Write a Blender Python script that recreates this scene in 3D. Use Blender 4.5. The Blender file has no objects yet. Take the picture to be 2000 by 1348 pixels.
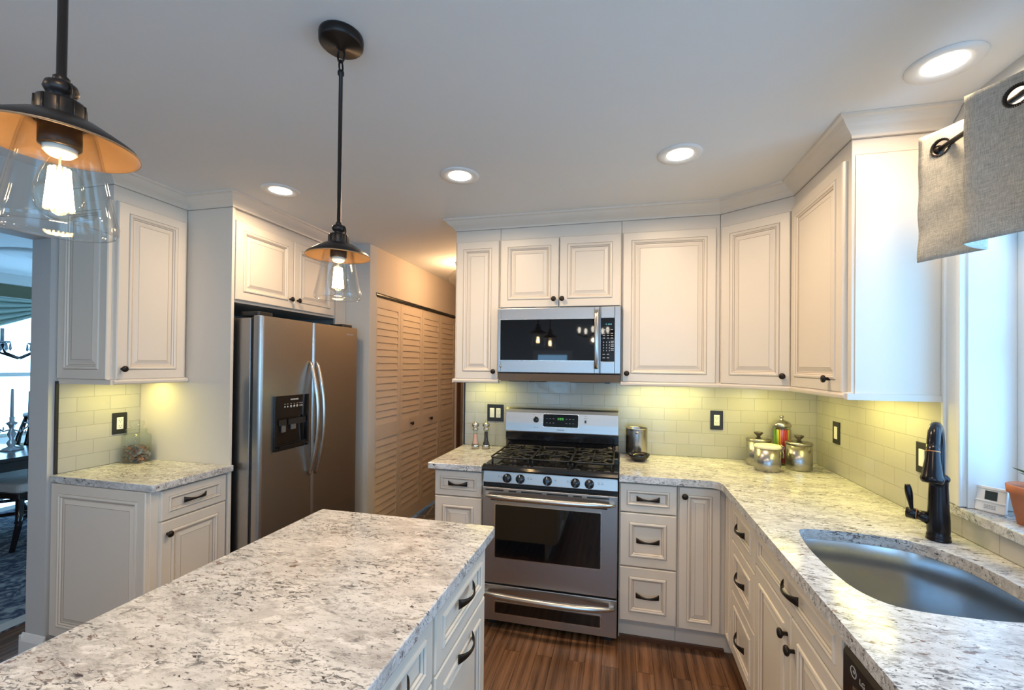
import bpy, bmesh, math, random
from mathutils import Matrix, Vector
R_ = math.radians
PI = math.pi
S = bpy.context.scene
COL = S.collection

# ------------------------------------------------------------------ camera
cam_d = bpy.data.cameras.new('camera')
cam = bpy.data.objects.new('camera', cam_d)
COL.objects.link(cam)
YAW, PITCH, ROLL = .2341, .0080, .0104
fw = Vector((-math.sin(YAW) * math.cos(PITCH), math.cos(YAW) * math.cos(PITCH), math.sin(PITCH)))
r0 = Vector((math.cos(YAW), math.sin(YAW), 0))
u0 = r0.cross(fw)
r1 = r0 * math.cos(ROLL) + u0 * math.sin(ROLL)
u1 = -r0 * math.sin(ROLL) + u0 * math.cos(ROLL)
cam.matrix_world = Matrix(((r1.x, u1.x, -fw.x, 0), (r1.y, u1.y, -fw.y, 0), (r1.z, u1.z, -fw.z, 1.4921), (0, 0, 0, 1)))
cam_d.sensor_width = 36
cam_d.lens = 844.146 / 2000 * 36
cam_d.shift_x = -12.46 / 2000
cam_d.shift_y = 31.55 / 2000
cam_d.clip_start = .03
S.camera = cam

# ------------------------------------------------------------------ world, exposure
S.view_settings.view_transform = 'Standard'
S.view_settings.look = 'None'
S.view_settings.gamma = 1
S.view_settings.exposure = 0.14
S.view_settings.use_curve_mapping = False
w = bpy.data.worlds.new('world')
S.world = w
w.use_nodes = True
bg = w.node_tree.nodes['Background']
bg.inputs[0].default_value = (.31, .63, 1.0, 1)
bg.inputs[1].default_value = 5.7
S.cycles.max_bounces = 8
S.cycles.diffuse_bounces = 4
S.cycles.glossy_bounces = 4
S.cycles.transparent_max_bounces = 16
S.cycles.caustics_reflective = False
S.cycles.caustics_refractive = False
S.cycles.sample_clamp_indirect = 4
S.cycles.use_denoising = True

def area(name, loc, rot, sx, sy, power, color, portal=False, shape='RECTANGLE', spread=180):
    d = bpy.data.lights.new(name, 'AREA')
    d.shape = shape
    d.size = sx
    if shape in ('RECTANGLE', 'ELLIPSE'):
        d.size_y = sy
    d.energy = power
    d.color = color
    d.spread = R_(spread)
    if portal:
        d.cycles.is_portal = True
    o = bpy.data.objects.new(name, d)
    COL.objects.link(o)
    o.location = loc
    o.rotation_euler = rot
    return o

CEIL = 2.43
# daylight portals: sink window, glass door and window behind the camera, dining window
area('portal_sink', (1.345, 1.2, 1.56), (0, PI / 2, 0), 1.08, 1.2, 1, (1, 1, 1), True)
area('portal_door', (.45, -3.32, 1.05), (PI / 2, 0, 0), 1.3, 2.1, 1, (1, 1, 1), True)
area('portal_south', (-1.33, -3.32, 1.3), (PI / 2, 0, 0), .7, .85, 1, (1, 1, 1), True)
area('portal_patio', (-2.93, -2.45, 1.05), (0, -PI / 2, 0), 2.1, 1.1, 1, (1, 1, 1), True)
area('portal_right_rear', (1.345, -1.7, 1.5), (0, PI / 2, 0), 1.3, 2.3, 1, (1, 1, 1), True)
area('portal_dining', (-6.72, 2.9, 1.35), (0, -PI / 2, 0), 1.5, 1.6, 1, (1, 1, 1), True)
WARM = (1.0, .72, .43)

# ------------------------------------------------------------------ materials
def nmat(name):
    m = bpy.data.materials.new(name)
    m.use_nodes = True
    nt = m.node_tree
    return m, nt, nt.nodes['Principled BSDF']

def mat(name, col, rough=.5, metal=0.0, spec=.5, emit=None, estr=0, coat=0, noise=0, nscale=40, bump=0, bscale=60, stretch=None):
    m, nt, p = nmat(name)
    p.inputs['Base Color'].default_value = (*col, 1)
    p.inputs['Roughness'].default_value = rough
    p.inputs['Metallic'].default_value = metal
    p.inputs['Specular IOR Level'].default_value = spec
    p.inputs['Coat Weight'].default_value = coat
    if emit:
        p.inputs['Emission Color'].default_value = (*emit, 1)
        p.inputs['Emission Strength'].default_value = estr
    if noise or bump:
        tc = nt.nodes.new('ShaderNodeTexCoord')
        mp = nt.nodes.new('ShaderNodeMapping')
        nt.links.new(tc.outputs['Object'], mp.inputs[0])
        if stretch:
            mp.inputs['Scale'].default_value = stretch
        if noise:
            n = nt.nodes.new('ShaderNodeTexNoise')
            n.inputs['Scale'].default_value = nscale
            n.inputs['Detail'].default_value = 4
            nt.links.new(mp.outputs[0], n.inputs['Vector'])
            mx = nt.nodes.new('ShaderNodeMix')
            mx.data_type = 'RGBA'
            mx.inputs[6].default_value = (*[c * (1 - noise) for c in col], 1)
            mx.inputs[7].default_value = (*[min(1, c * (1 + noise)) for c in col], 1)
            nt.links.new(n.outputs[0], mx.inputs[0])
            nt.links.new(mx.outputs[2], p.inputs['Base Color'])
        if bump:
            n2 = nt.nodes.new('ShaderNodeTexNoise')
            n2.inputs['Scale'].default_value = bscale
            nt.links.new(mp.outputs[0], n2.inputs['Vector'])
            b = nt.nodes.new('ShaderNodeBump')
            b.inputs['Strength'].default_value = bump
            b.inputs['Distance'].default_value = .002
            nt.links.new(n2.outputs[0], b.inputs['Height'])
            nt.links.new(b.outputs[0], p.inputs['Normal'])
    return m

M = {}
M['paint'] = mat('cream_paint', (.76, .69, .595), .38, noise=.015, nscale=8)
M['glaze'] = mat('glaze_line', (.42, .34, .27), .45, noise=.1)
M['wall'] = mat('wall_grey_paint', (.56, .56, .545), .7, bump=.04, bscale=300)
M['ceil'] = mat('ceiling_paint', (.78, .79, .79), .8, bump=.03, bscale=260)
M['hallwall'] = mat('hall_wall_paint', (.62, .54, .45), .7, bump=.04, bscale=300)
M['trim'] = mat('white_trim_paint', (.82, .82, .80), .35, noise=.01)
M['dark'] = mat('dark_void', (.02, .02, .02), .7, noise=.1)
M['bronze'] = mat('oil_rubbed_bronze', (.030, .024, .021), .36, .7, noise=.15)
M['bronze2'] = mat('faucet_bronze', (.022, .021, .024), .22, .75, noise=.1)
M['copper'] = mat('copper_edge', (.45, .20, .09), .35, .9, noise=.1)
M['blackgloss'] = mat('black_gloss_enamel', (.008, .008, .009), .10, 0, .6, noise=.1)
M['blackglass'] = mat('black_glass', (.004, .004, .005), .03, 0, .6, noise=.05)
M['castiron'] = mat('cast_iron', (.013, .013, .013), .42, .1, noise=.2, bump=.2, bscale=400)
M['blackplastic'] = mat('black_plastic', (.016, .016, .017), .35, noise=.1)
M['gasket'] = mat('grey_gasket', (.025, .025, .025), .7, noise=.1)
M['white'] = mat('white_plastic', (.82, .82, .79), .4, noise=.01)
M['offwhite'] = mat('cream_plastic', (.80, .78, .60), .4, noise=.02)
M['slot'] = mat('outlet_slot', (.12, .12, .12), .5, noise=.05)
M['legend'] = mat('printed_legend', (.42, .43, .44), .5, noise=.02)
M['legend_dark'] = mat('printed_dark_legend', (.10, .10, .10), .5, noise=.02)
M['green'] = mat('green_display', (.02, .1, .02), .4, emit=(.15, .9, .1), estr=.6, noise=.02)
M['cyan'] = mat('cyan_display', (.02, .1, .12), .4, emit=(.2, .75, .9), estr=.35, noise=.02)
M['terracotta'] = mat('terracotta', (.52, .17, .075), .75, noise=.12, nscale=20, bump=.1)
M['soil'] = mat('soil', (.05, .035, .025), .9, noise=.4, bump=.6)
M['leaf'] = mat('leaf_green', (.05, .11, .04), .5, noise=.3)
M['lens'] = mat('lit_lens', (1, 1, 1), .5, emit=(1.0, .90, .74), estr=14, noise=.001)
M['bar'] = mat('lit_bar', (1, 1, 1), .5, emit=(.95, 1.0, .45), estr=3, noise=.001)
M['filament'] = mat('glowing_filament', (1, .8, .5), .5, emit=(1.0, .70, .36), estr=60, noise=.001)
M['socket'] = mat('white_socket', (.85, .80, .70), .4, noise=.02)
M['brass_in'] = mat('shade_inner_brass', (.27, .16, .08), .42, .4, noise=.1)
M['linen'] = None
M['candle'] = mat('candle_wax', (.55, .62, .66), .5, noise=.03)
M['darkwood'] = mat('dark_dining_wood', (.018, .012, .012), .14, 0, .6, noise=.3, nscale=20)
M['seat'] = mat('pale_upholstery', (.58, .57, .55), .8, noise=.08, bump=.3, bscale=300)
M['swag'] = mat('sage_swag_fabric', (.42, .52, .46), .8, noise=.06, nscale=60)
M['olive'] = mat('dining_wall_paint', (.22, .22, .14), .7, noise=.05)
M['crystal'] = mat('crystal', (.55, .62, .68), .05, .4, .8, noise=.05)
M['copper_coin'] = mat('copper_coin', (.33, .14, .075), .45, .7, noise=.3, nscale=30)
M['silver_coin'] = mat('silver_coin', (.24, .235, .225), .42, .7, noise=.3, nscale=30)
M['dull_coin'] = mat('tarnished_coin', (.25, .14, .08), .4, .8, noise=.3, nscale=30)
M['salt'] = mat('pink_salt', (.80, .42, .36), .8, noise=.35, nscale=300)
M['pepper'] = mat('black_peppercorns', (.04, .03, .028), .7, noise=.8, nscale=300)
M['knobblack'] = mat('black_knob', (.01, .011, .013), .16, 0, .6, noise=.1)
M['straw_r'] = mat('red_candy', (.62, .05, .05), .35, noise=.1)
M['straw_o'] = mat('orange_candy', (.80, .28, .03), .35, noise=.1)
M['straw_y'] = mat('yellow_candy', (.75, .60, .05), .35, noise=.1)
M['straw_g'] = mat('green_candy', (.25, .50, .08), .35, noise=.1)
M['door'] = mat('bifold_paint', (.66, .55, .43), .5, noise=.02)
M['recess'] = mat('downlight_trim', (.84, .84, .82), .4, noise=.01)
M['grout_dark'] = mat('black_edge_trim', (.02, .02, .022), .4, noise=.1)
M['lcd'] = mat('lcd_screen', (.045, .06, .06), .2, noise=.1)
M['pale_steel'] = mat('satin_nickel', (.55, .53, .50), .22, 1, noise=.05)

def steel(name, col, rough, axis, amt=.18, metal=1.0):
    m, nt, p = nmat(name)
    p.inputs['Metallic'].default_value = metal
    tc = nt.nodes.new('ShaderNodeTexCoord')
    mp = nt.nodes.new('ShaderNodeMapping')
    sc = [700, 700, 700]
    sc[axis] = 6
    mp.inputs['Scale'].default_value = sc
    n = nt.nodes.new('ShaderNodeTexNoise')
    n.inputs['Scale'].default_value = 1
    n.inputs['Detail'].default_value = 2
    nt.links.new(tc.outputs['Object'], mp.inputs[0])
    nt.links.new(mp.outputs[0], n.inputs['Vector'])
    mx = nt.nodes.new('ShaderNodeMix')
    mx.data_type = 'RGBA'
    mx.inputs[6].default_value = (*[c * (1 - amt * .4) for c in col], 1)
    mx.inputs[7].default_value = (*[min(1, c * (1 + amt * .4)) for c in col], 1)
    nt.links.new(n.outputs[0], mx.inputs[0])
    nt.links.new(mx.outputs[2], p.inputs['Base Color'])
    mr = nt.nodes.new('ShaderNodeMapRange')
    mr.inputs['To Min'].default_value = rough * .94
    mr.inputs['To Max'].default_value = rough * 1.06
    nt.links.new(n.outputs[0], mr.inputs[0])
    nt.links.new(mr.outputs[0], p.inputs['Roughness'])
    p.inputs['Anisotropic'].default_value = .5
    return m
M['steel'] = steel('brushed_steel', (.46, .452, .445), .36, 0, .03)
M['steel_v'] = steel('brushed_steel_fridge', (.45, .435, .415), .30, 0, .05)
M['steel_can'] = steel('brushed_steel_canister', (.42, .405, .39), .25, 2, .06)
M['steel_sink'] = steel('brushed_steel_sink', (.50, .51, .52), .25, 2, .06)
M['steel_h'] = steel('satin_steel_handle', (.58, .56, .53), .26, 0, .04)
M['steel_dark'] = steel('dark_steel', (.12, .105, .095), .35, 0, .03)

def thin_glass(name, tint=(1, 1, 1), rough=.0, extra=.0, edge=.55, power=3.2):
    m, nt, p = nmat(name)
    nt.nodes.remove(p)
    out = nt.nodes['Material Output']
    t = nt.nodes.new('ShaderNodeBsdfTransparent')
    t.inputs[0].default_value = (*tint, 1)
    g = nt.nodes.new('ShaderNodeBsdfGlossy')
    g.inputs['Roughness'].default_value = rough
    lw = nt.nodes.new('ShaderNodeLayerWeight')
    lw.inputs[0].default_value = .5
    pw = nt.nodes.new('ShaderNodeMath')
    pw.operation = 'POWER'
    pw.inputs[1].default_value = power
    nt.links.new(lw.outputs['Facing'], pw.inputs[0])
    f = nt.nodes.new('ShaderNodeMath')
    f.operation = 'MULTIPLY_ADD'
    f.inputs[1].default_value = edge
    f.inputs[2].default_value = .022
    nt.links.new(pw.outputs[0], f.inputs[0])
    n = nt.nodes.new('ShaderNodeTexNoise')
    n.inputs['Scale'].default_value = 3
    a = nt.nodes.new('ShaderNodeMath')
    a.operation = 'MULTIPLY_ADD'
    a.inputs[1].default_value = .01
    a.inputs[2].default_value = extra
    nt.links.new(n.outputs[0], a.inputs[0])
    b = nt.nodes.new('ShaderNodeMath')
    b.operation = 'ADD'
    nt.links.new(f.outputs[0], b.inputs[0])
    nt.links.new(a.outputs[0], b.inputs[1])
    mx = nt.nodes.new('ShaderNodeMixShader')
    nt.links.new(b.outputs[0], mx.inputs[0])
    nt.links.new(t.outputs[0], mx.inputs[1])
    nt.links.new(g.outputs[0], mx.inputs[2])
    nt.links.new(mx.outputs[0], out.inputs[0])
    return m
M['glass'] = thin_glass('clear_glass', (.98, .98, .97))
M['bulbglass'] = thin_glass('bulb_glass', (1, .97, .92))
M['jarglass'] = thin_glass('jar_glass', (.955, .975, .96), extra=.004, edge=1.0, power=4)
M['pane'] = thin_glass('window_pane', (.95, .97, 1))

def granite(name, ang):
    m, nt, p = nmat(name)
    N, L = nt.nodes, nt.links
    tc = N.new('ShaderNodeTexCoord')
    rot = N.new('ShaderNodeMapping')
    rot.inputs['Rotation'].default_value = (0, 0, R_(-ang))
    rot.inputs['Scale'].default_value = (.80, 1.85, 1.6)
    L.new(tc.outputs['Object'], rot.inputs[0])
    def noise(scale, detail=5, rough=.6, dist=0.0, off=0.0, src=rot):
        n = N.new('ShaderNodeTexNoise')
        n.inputs['Scale'].default_value = scale
        n.inputs['Detail'].default_value = detail
        n.inputs['Roughness'].default_value = rough
        n.inputs['Distortion'].default_value = dist
        if off:
            mm = N.new('ShaderNodeMapping')
            mm.inputs['Location'].default_value = (off, off * .7, off * .3)
            L.new(src.outputs[0], mm.inputs[0])
            L.new(mm.outputs[0], n.inputs['Vector'])
        else:
            L.new(src.outputs[0], n.inputs['Vector'])
        return n
    def ramp(src, a, b):
        r = N.new('ShaderNodeMapRange')
        r.interpolation_type = 'SMOOTHSTEP'
        r.inputs['From Min'].default_value = a
        r.inputs['From Max'].default_value = b
        L.new(src.outputs[0], r.inputs[0])
        return r
    def mul(a, b):
        r = N.new('ShaderNodeMath')
        r.operation = 'MULTIPLY'
        L.new(a.outputs[0], r.inputs[0])
        L.new(b.outputs[0], r.inputs[1])
        return r
    def mix(fac, base, col):
        r = N.new('ShaderNodeMix')
        r.data_type = 'RGBA'
        L.new(fac.outputs[0], r.inputs[0])
        if isinstance(base, tuple):
            r.inputs[6].default_value = (*base, 1)
        else:
            L.new(base.outputs[2], r.inputs[6])
        r.inputs[7].default_value = (*col, 1)
        return r
    c = mix(ramp(noise(6, 6, .65, .6), .40, .66), (.70, .70, .69), (.52, .515, .51))
    c = mix(ramp(noise(22, 6, .7, .9, 3.1), .47, .66), c, (.40, .39, .38))
    c = mix(ramp(noise(17, 5, .65, .5, 9.7), .54, .66), c, (.76, .76, .75))
    zone = ramp(noise(4.5, 4, .6, .3, 5.5), .40, .60)
    c = mix(mul(ramp(noise(55, 6, .68, 1.0, 1.7), .525, .60), zone), c, (.13, .13, .135))
    c = mix(ramp(noise(36, 6, .65, .9, 7.9), .61, .655), c, (.06, .05, .055))
    zone2 = ramp(noise(3.2, 3, .6, .3, 21.5), .44, .60)
    c = mix(mul(ramp(noise(42, 6, .65, .8, 12.3), .575, .62), zone2), c, (.20, .14, .115))
    c = mix(ramp(noise(19, 4, .6, .7, 15.3), .67, .71), c, (.36, .315, .27))
    c = mix(ramp(noise(120, 4, .65, .3, 4.3), .58, .68), c, (.30, .295, .29))
    L.new(c.outputs[2], p.inputs['Base Color'])
    p.inputs['Roughness'].default_value = .16
    p.inputs['Specular IOR Level'].default_value = .5
    return m
M['granite'] = granite('granite', -6)
M['granite_island'] = granite('granite_island', 30)

def tile(name, bw, bh, flip):
    m, nt, p = nmat(name)
    N, L = nt.nodes, nt.links
    tc = N.new('ShaderNodeTexCoord')
    sx = N.new('ShaderNodeSeparateXYZ')
    cb = N.new('ShaderNodeCombineXYZ')
    L.new(tc.outputs['Object'], sx.inputs[0])
    L.new(sx.outputs[0], cb.inputs[0])
    L.new(sx.outputs[2], cb.inputs[1])
    br = N.new('ShaderNodeTexBrick')
    br.inputs['Color1'].default_value = (.48, .465, .415, 1)
    br.inputs['Color2'].default_value = (.52, .505, .455, 1)
    br.inputs['Mortar'].default_value = (.38, .365, .32, 1)
    br.inputs['Scale'].default_value = 1
    br.inputs['Brick Width'].default_value = bw
    br.inputs['Row Height'].default_value = bh
    br.inputs['Mortar Size'].default_value = .0016
    br.inputs['Mortar Smooth'].default_value = .3
    br.inputs['Bias'].default_value = 0
    L.new(cb.outputs[0], br.inputs['Vector'])
    L.new(br.outputs['Color'], p.inputs['Base Color'])
    n = N.new('ShaderNodeTexNoise')
    n.inputs['Scale'].default_value = 16
    n.inputs['Detail'].default_value = 1
    L.new(cb.outputs[0], n.inputs['Vector'])
    ad = N.new('ShaderNodeMath')
    ad.operation = 'MULTIPLY_ADD'
    ad.inputs[1].default_value = -.6
    L.new(br.outputs['Fac'], ad.inputs[0])
    L.new(n.outputs[0], ad.inputs[2])
    b = N.new('ShaderNodeBump')
    b.inputs['Strength'].default_value = .55
    b.inputs['Distance'].default_value = .003
    L.new(ad.outputs[0], b.inputs['Height'])
    L.new(b.outputs[0], p.inputs['Normal'])
    p.inputs['Roughness'].default_value = .14
    return m
M['tile'] = tile('subway_tile', .152, .0765, 0)

def wood():
    m, nt, p = nmat('oak_planks')
    N, L = nt.nodes, nt.links
    tc = N.new('ShaderNodeTexCoord')
    mp = N.new('ShaderNodeMapping')
    mp.inputs['Rotation'].default_value = (0, 0, PI / 2)
    L.new(tc.outputs['Object'], mp.inputs[0])
    br = N.new('ShaderNodeTexBrick')
    br.inputs['Color1'].default_value = (0, 0, 0, 1)
    br.inputs['Color2'].default_value = (1, 1, 1, 1)
    br.inputs['Mortar'].default_value = (.5, .5, .5, 1)
    br.inputs['Scale'].default_value = 1
    br.inputs['Brick Width'].default_value = 1.1
    br.inputs['Row Height'].default_value = .083
    br.inputs['Mortar Size'].default_value = .0009
    br.offset = .37
    L.new(mp.outputs[0], br.inputs['Vector'])
    # grain: stretched distorted noise, offset per plank
    st = N.new('ShaderNodeMapping')
    st.inputs['Scale'].default_value = (1.6, 19, 1)
    L.new(mp.outputs[0], st.inputs[0])
    sx = N.new('ShaderNodeVectorMath')
    sx.operation = 'SCALE'
    sx.inputs['Scale'].default_value = 31
    L.new(br.outputs['Color'], sx.inputs[0])
    ad = N.new('ShaderNodeVectorMath')
    ad.operation = 'ADD'
    L.new(st.outputs[0], ad.inputs[0])
    L.new(sx.outputs[0], ad.inputs[1])
    n = N.new('ShaderNodeTexNoise')
    n.inputs['Scale'].default_value = 1.3
    n.inputs['Detail'].default_value = 6
    n.inputs['Roughness'].default_value = .65
    n.inputs['Distortion'].default_value = .9
    L.new(ad.outputs[0], n.inputs['Vector'])
    wv = N.new('ShaderNodeTexWave')
    wv.wave_type = 'BANDS'
    wv.bands_direction = 'Y'
    wv.inputs['Scale'].default_value = .35
    wv.inputs['Distortion'].default_value = 9
    wv.inputs['Detail'].default_value = 3
    wv.inputs['Detail Scale'].default_value = .6
    L.new(ad.outputs[0], wv.inputs['Vector'])
    mxn = N.new('ShaderNodeMath')
    mxn.operation = 'MULTIPLY_ADD'
    mxn.inputs[1].default_value = .26
    L.new(wv.outputs['Fac'], mxn.inputs[0])
    hf = N.new('ShaderNodeMath')
    hf.operation = 'MULTIPLY'
    hf.inputs[1].default_value = .85
    L.new(n.outputs[0], hf.inputs[0])
    L.new(hf.outputs[0], mxn.inputs[2])
    st2 = N.new('ShaderNodeMapping')
    st2.inputs['Scale'].default_value = (3.5, 120, 1)
    L.new(mp.outputs[0], st2.inputs[0])
    wob = N.new('ShaderNodeVectorMath')
    wob.operation = 'ADD'
    L.new(st2.outputs[0], wob.inputs[0])
    L.new(sx.outputs[0], wob.inputs[1])
    n2 = N.new('ShaderNodeTexNoise')
    n2.inputs['Scale'].default_value = 1.0
    n2.inputs['Detail'].default_value = 3
    n2.inputs['Distortion'].default_value = 1.2
    L.new(wob.outputs[0], n2.inputs['Vector'])
    sm = N.new('ShaderNodeMath')
    sm.operation = 'MULTIPLY_ADD'
    sm.inputs[1].default_value = .75
    L.new(n2.outputs[0], sm.inputs[0])
    sb = N.new('ShaderNodeMath')
    sb.operation = 'SUBTRACT'
    sb.inputs[1].default_value = .36
    L.new(mxn.outputs[0], sb.inputs[0])
    L.new(sb.outputs[0], sm.inputs[2])
    mxn = sm
    cr = N.new('ShaderNodeValToRGB')
    cr.color_ramp.elements[0].position = .22
    cr.color_ramp.elements[0].color = (.060, .026, .012, 1)
    cr.color_ramp.elements[1].position = .8
    cr.color_ramp.elements[1].color = (.29, .145, .072, 1)
    L.new(mxn.outputs[0], cr.inputs[0])
    pl = N.new('ShaderNodeMix')
    pl.data_type = 'RGBA'
    pl.blend_type = 'MULTIPLY'
    pl.inputs[0].default_value = .35
    L.new(cr.outputs[0], pl.inputs[6])
    L.new(br.outputs['Color'], pl.inputs[7])
    mo = N.new('ShaderNodeMix')
    mo.data_type = 'RGBA'
    mo.inputs[7].default_value = (.02, .008, .004, 1)
    L.new(br.outputs['Fac'], mo.inputs[0])
    L.new(pl.outputs[2], mo.inputs[6])
    L.new(mo.outputs[2], p.inputs['Base Color'])
    p.inputs['Roughness'].default_value = .27
    return m
M['wood'] = wood()
M['base_wood'] = mat('stained_shoe_molding', (.11, .045, .02), .35, noise=.3, nscale=30)

def vor(name, c1, c2, line, scale, lw, rough=.5):
    m, nt, p = nmat(name)
    N, L = nt.nodes, nt.links
    tc = N.new('ShaderNodeTexCoord')
    v = N.new('ShaderNodeTexVoronoi')
    v.feature = 'DISTANCE_TO_EDGE'
    v.inputs['Scale'].default_value = scale
    v2 = N.new('ShaderNodeTexVoronoi')
    v2.inputs['Scale'].default_value = scale
    L.new(tc.outputs['Object'], v.inputs['Vector'])
    L.new(tc.outputs['Object'], v2.inputs['Vector'])
    a = N.new('ShaderNodeMix')
    a.data_type = 'RGBA'
    a.inputs[6].default_value = (*c1, 1)
    a.inputs[7].default_value = (*c2, 1)
    L.new(v2.outputs['Color'], a.inputs[0])
    lt = N.new('ShaderNodeMath')
    lt.operation = 'LESS_THAN'
    lt.inputs[1].default_value = lw
    L.new(v.outputs['Distance'], lt.inputs[0])
    b = N.new('ShaderNodeMix')
    b.data_type = 'RGBA'
    L.new(lt.outputs[0], b.inputs[0])
    L.new(a.outputs[2], b.inputs[6])
    b.inputs[7].default_value = (*line, 1)
    L.new(b.outputs[2], p.inputs['Base Color'])
    p.inputs['Roughness'].default_value = rough
    return m
M['slate'] = vor('slate_floor', (.06, .055, .05), (.11, .095, .08), (.26, .22, .17), 5, .035)

def rugmat():
    m, nt, p = nmat('dining_rug_pile')
    N, L = nt.nodes, nt.links
    tc = N.new('ShaderNodeTexCoord')
    n = N.new('ShaderNodeTexNoise')
    n.inputs['Scale'].default_value = 14
    n.inputs['Detail'].default_value = 8
    n.inputs['Distortion'].default_value = 1.5
    L.new(tc.outputs['Object'], n.inputs['Vector'])
    cr = N.new('ShaderNodeValToRGB')
    e = cr.color_ramp.elements
    e[0].position, e[0].color = .38, (.03, .045, .085, 1)
    e[1].position, e[1].color = .66, (.34, .38, .40, 1)
    k = e.new(.5)
    k.color = (.10, .12, .17, 1)
    L.new(n.outputs[0], cr.inputs[0])
    L.new(cr.outputs[0], p.inputs['Base Color'])
    p.inputs['Roughness'].default_value = .95
    return m
M['rug'] = rugmat()

def linenmat():
    m, nt, p = nmat('grey_linen')
    N, L = nt.nodes, nt.links
    tc = N.new('ShaderNodeTexCoord')
    def nz(sc, s):
        mp = N.new('ShaderNodeMapping')
        mp.inputs['Scale'].default_value = sc
        L.new(tc.outputs['Object'], mp.inputs[0])
        n = N.new('ShaderNodeTexNoise')
        n.inputs['Scale'].default_value = s
        n.inputs['Detail'].default_value = 5
        L.new(mp.outputs[0], n.inputs['Vector'])
        return n
    h = nz((14, 14, 260), 3)
    v = nz((420, 420, 24), 2)
    ml = N.new('ShaderNodeMath')
    ml.operation = 'ADD'
    L.new(h.outputs[0], ml.inputs[0])
    L.new(v.outputs[0], ml.inputs[1])
    cr = N.new('ShaderNodeMapRange')
    cr.inputs['From Min'].default_value = .75
    cr.inputs['From Max'].default_value = 1.25
    L.new(ml.outputs[0], cr.inputs[0])
    mx = N.new('ShaderNodeMix')
    mx.data_type = 'RGBA'
    mx.inputs[6].default_value = (.30, .30, .28, 1)
    mx.inputs[7].default_value = (.60, .60, .56, 1)
    L.new(cr.outputs[0], mx.inputs[0])
    L.new(mx.outputs[2], p.inputs['Base Color'])
    b = N.new('ShaderNodeBump')
    b.inputs['Strength'].default_value = .4
    b.inputs['Distance'].default_value = .002
    L.new(ml.outputs[0], b.inputs['Height'])
    L.new(b.outputs[0], p.inputs['Normal'])
    p.inputs['Roughness'].default_value = .9
    return m
M['linen'] = linenmat()

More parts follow.
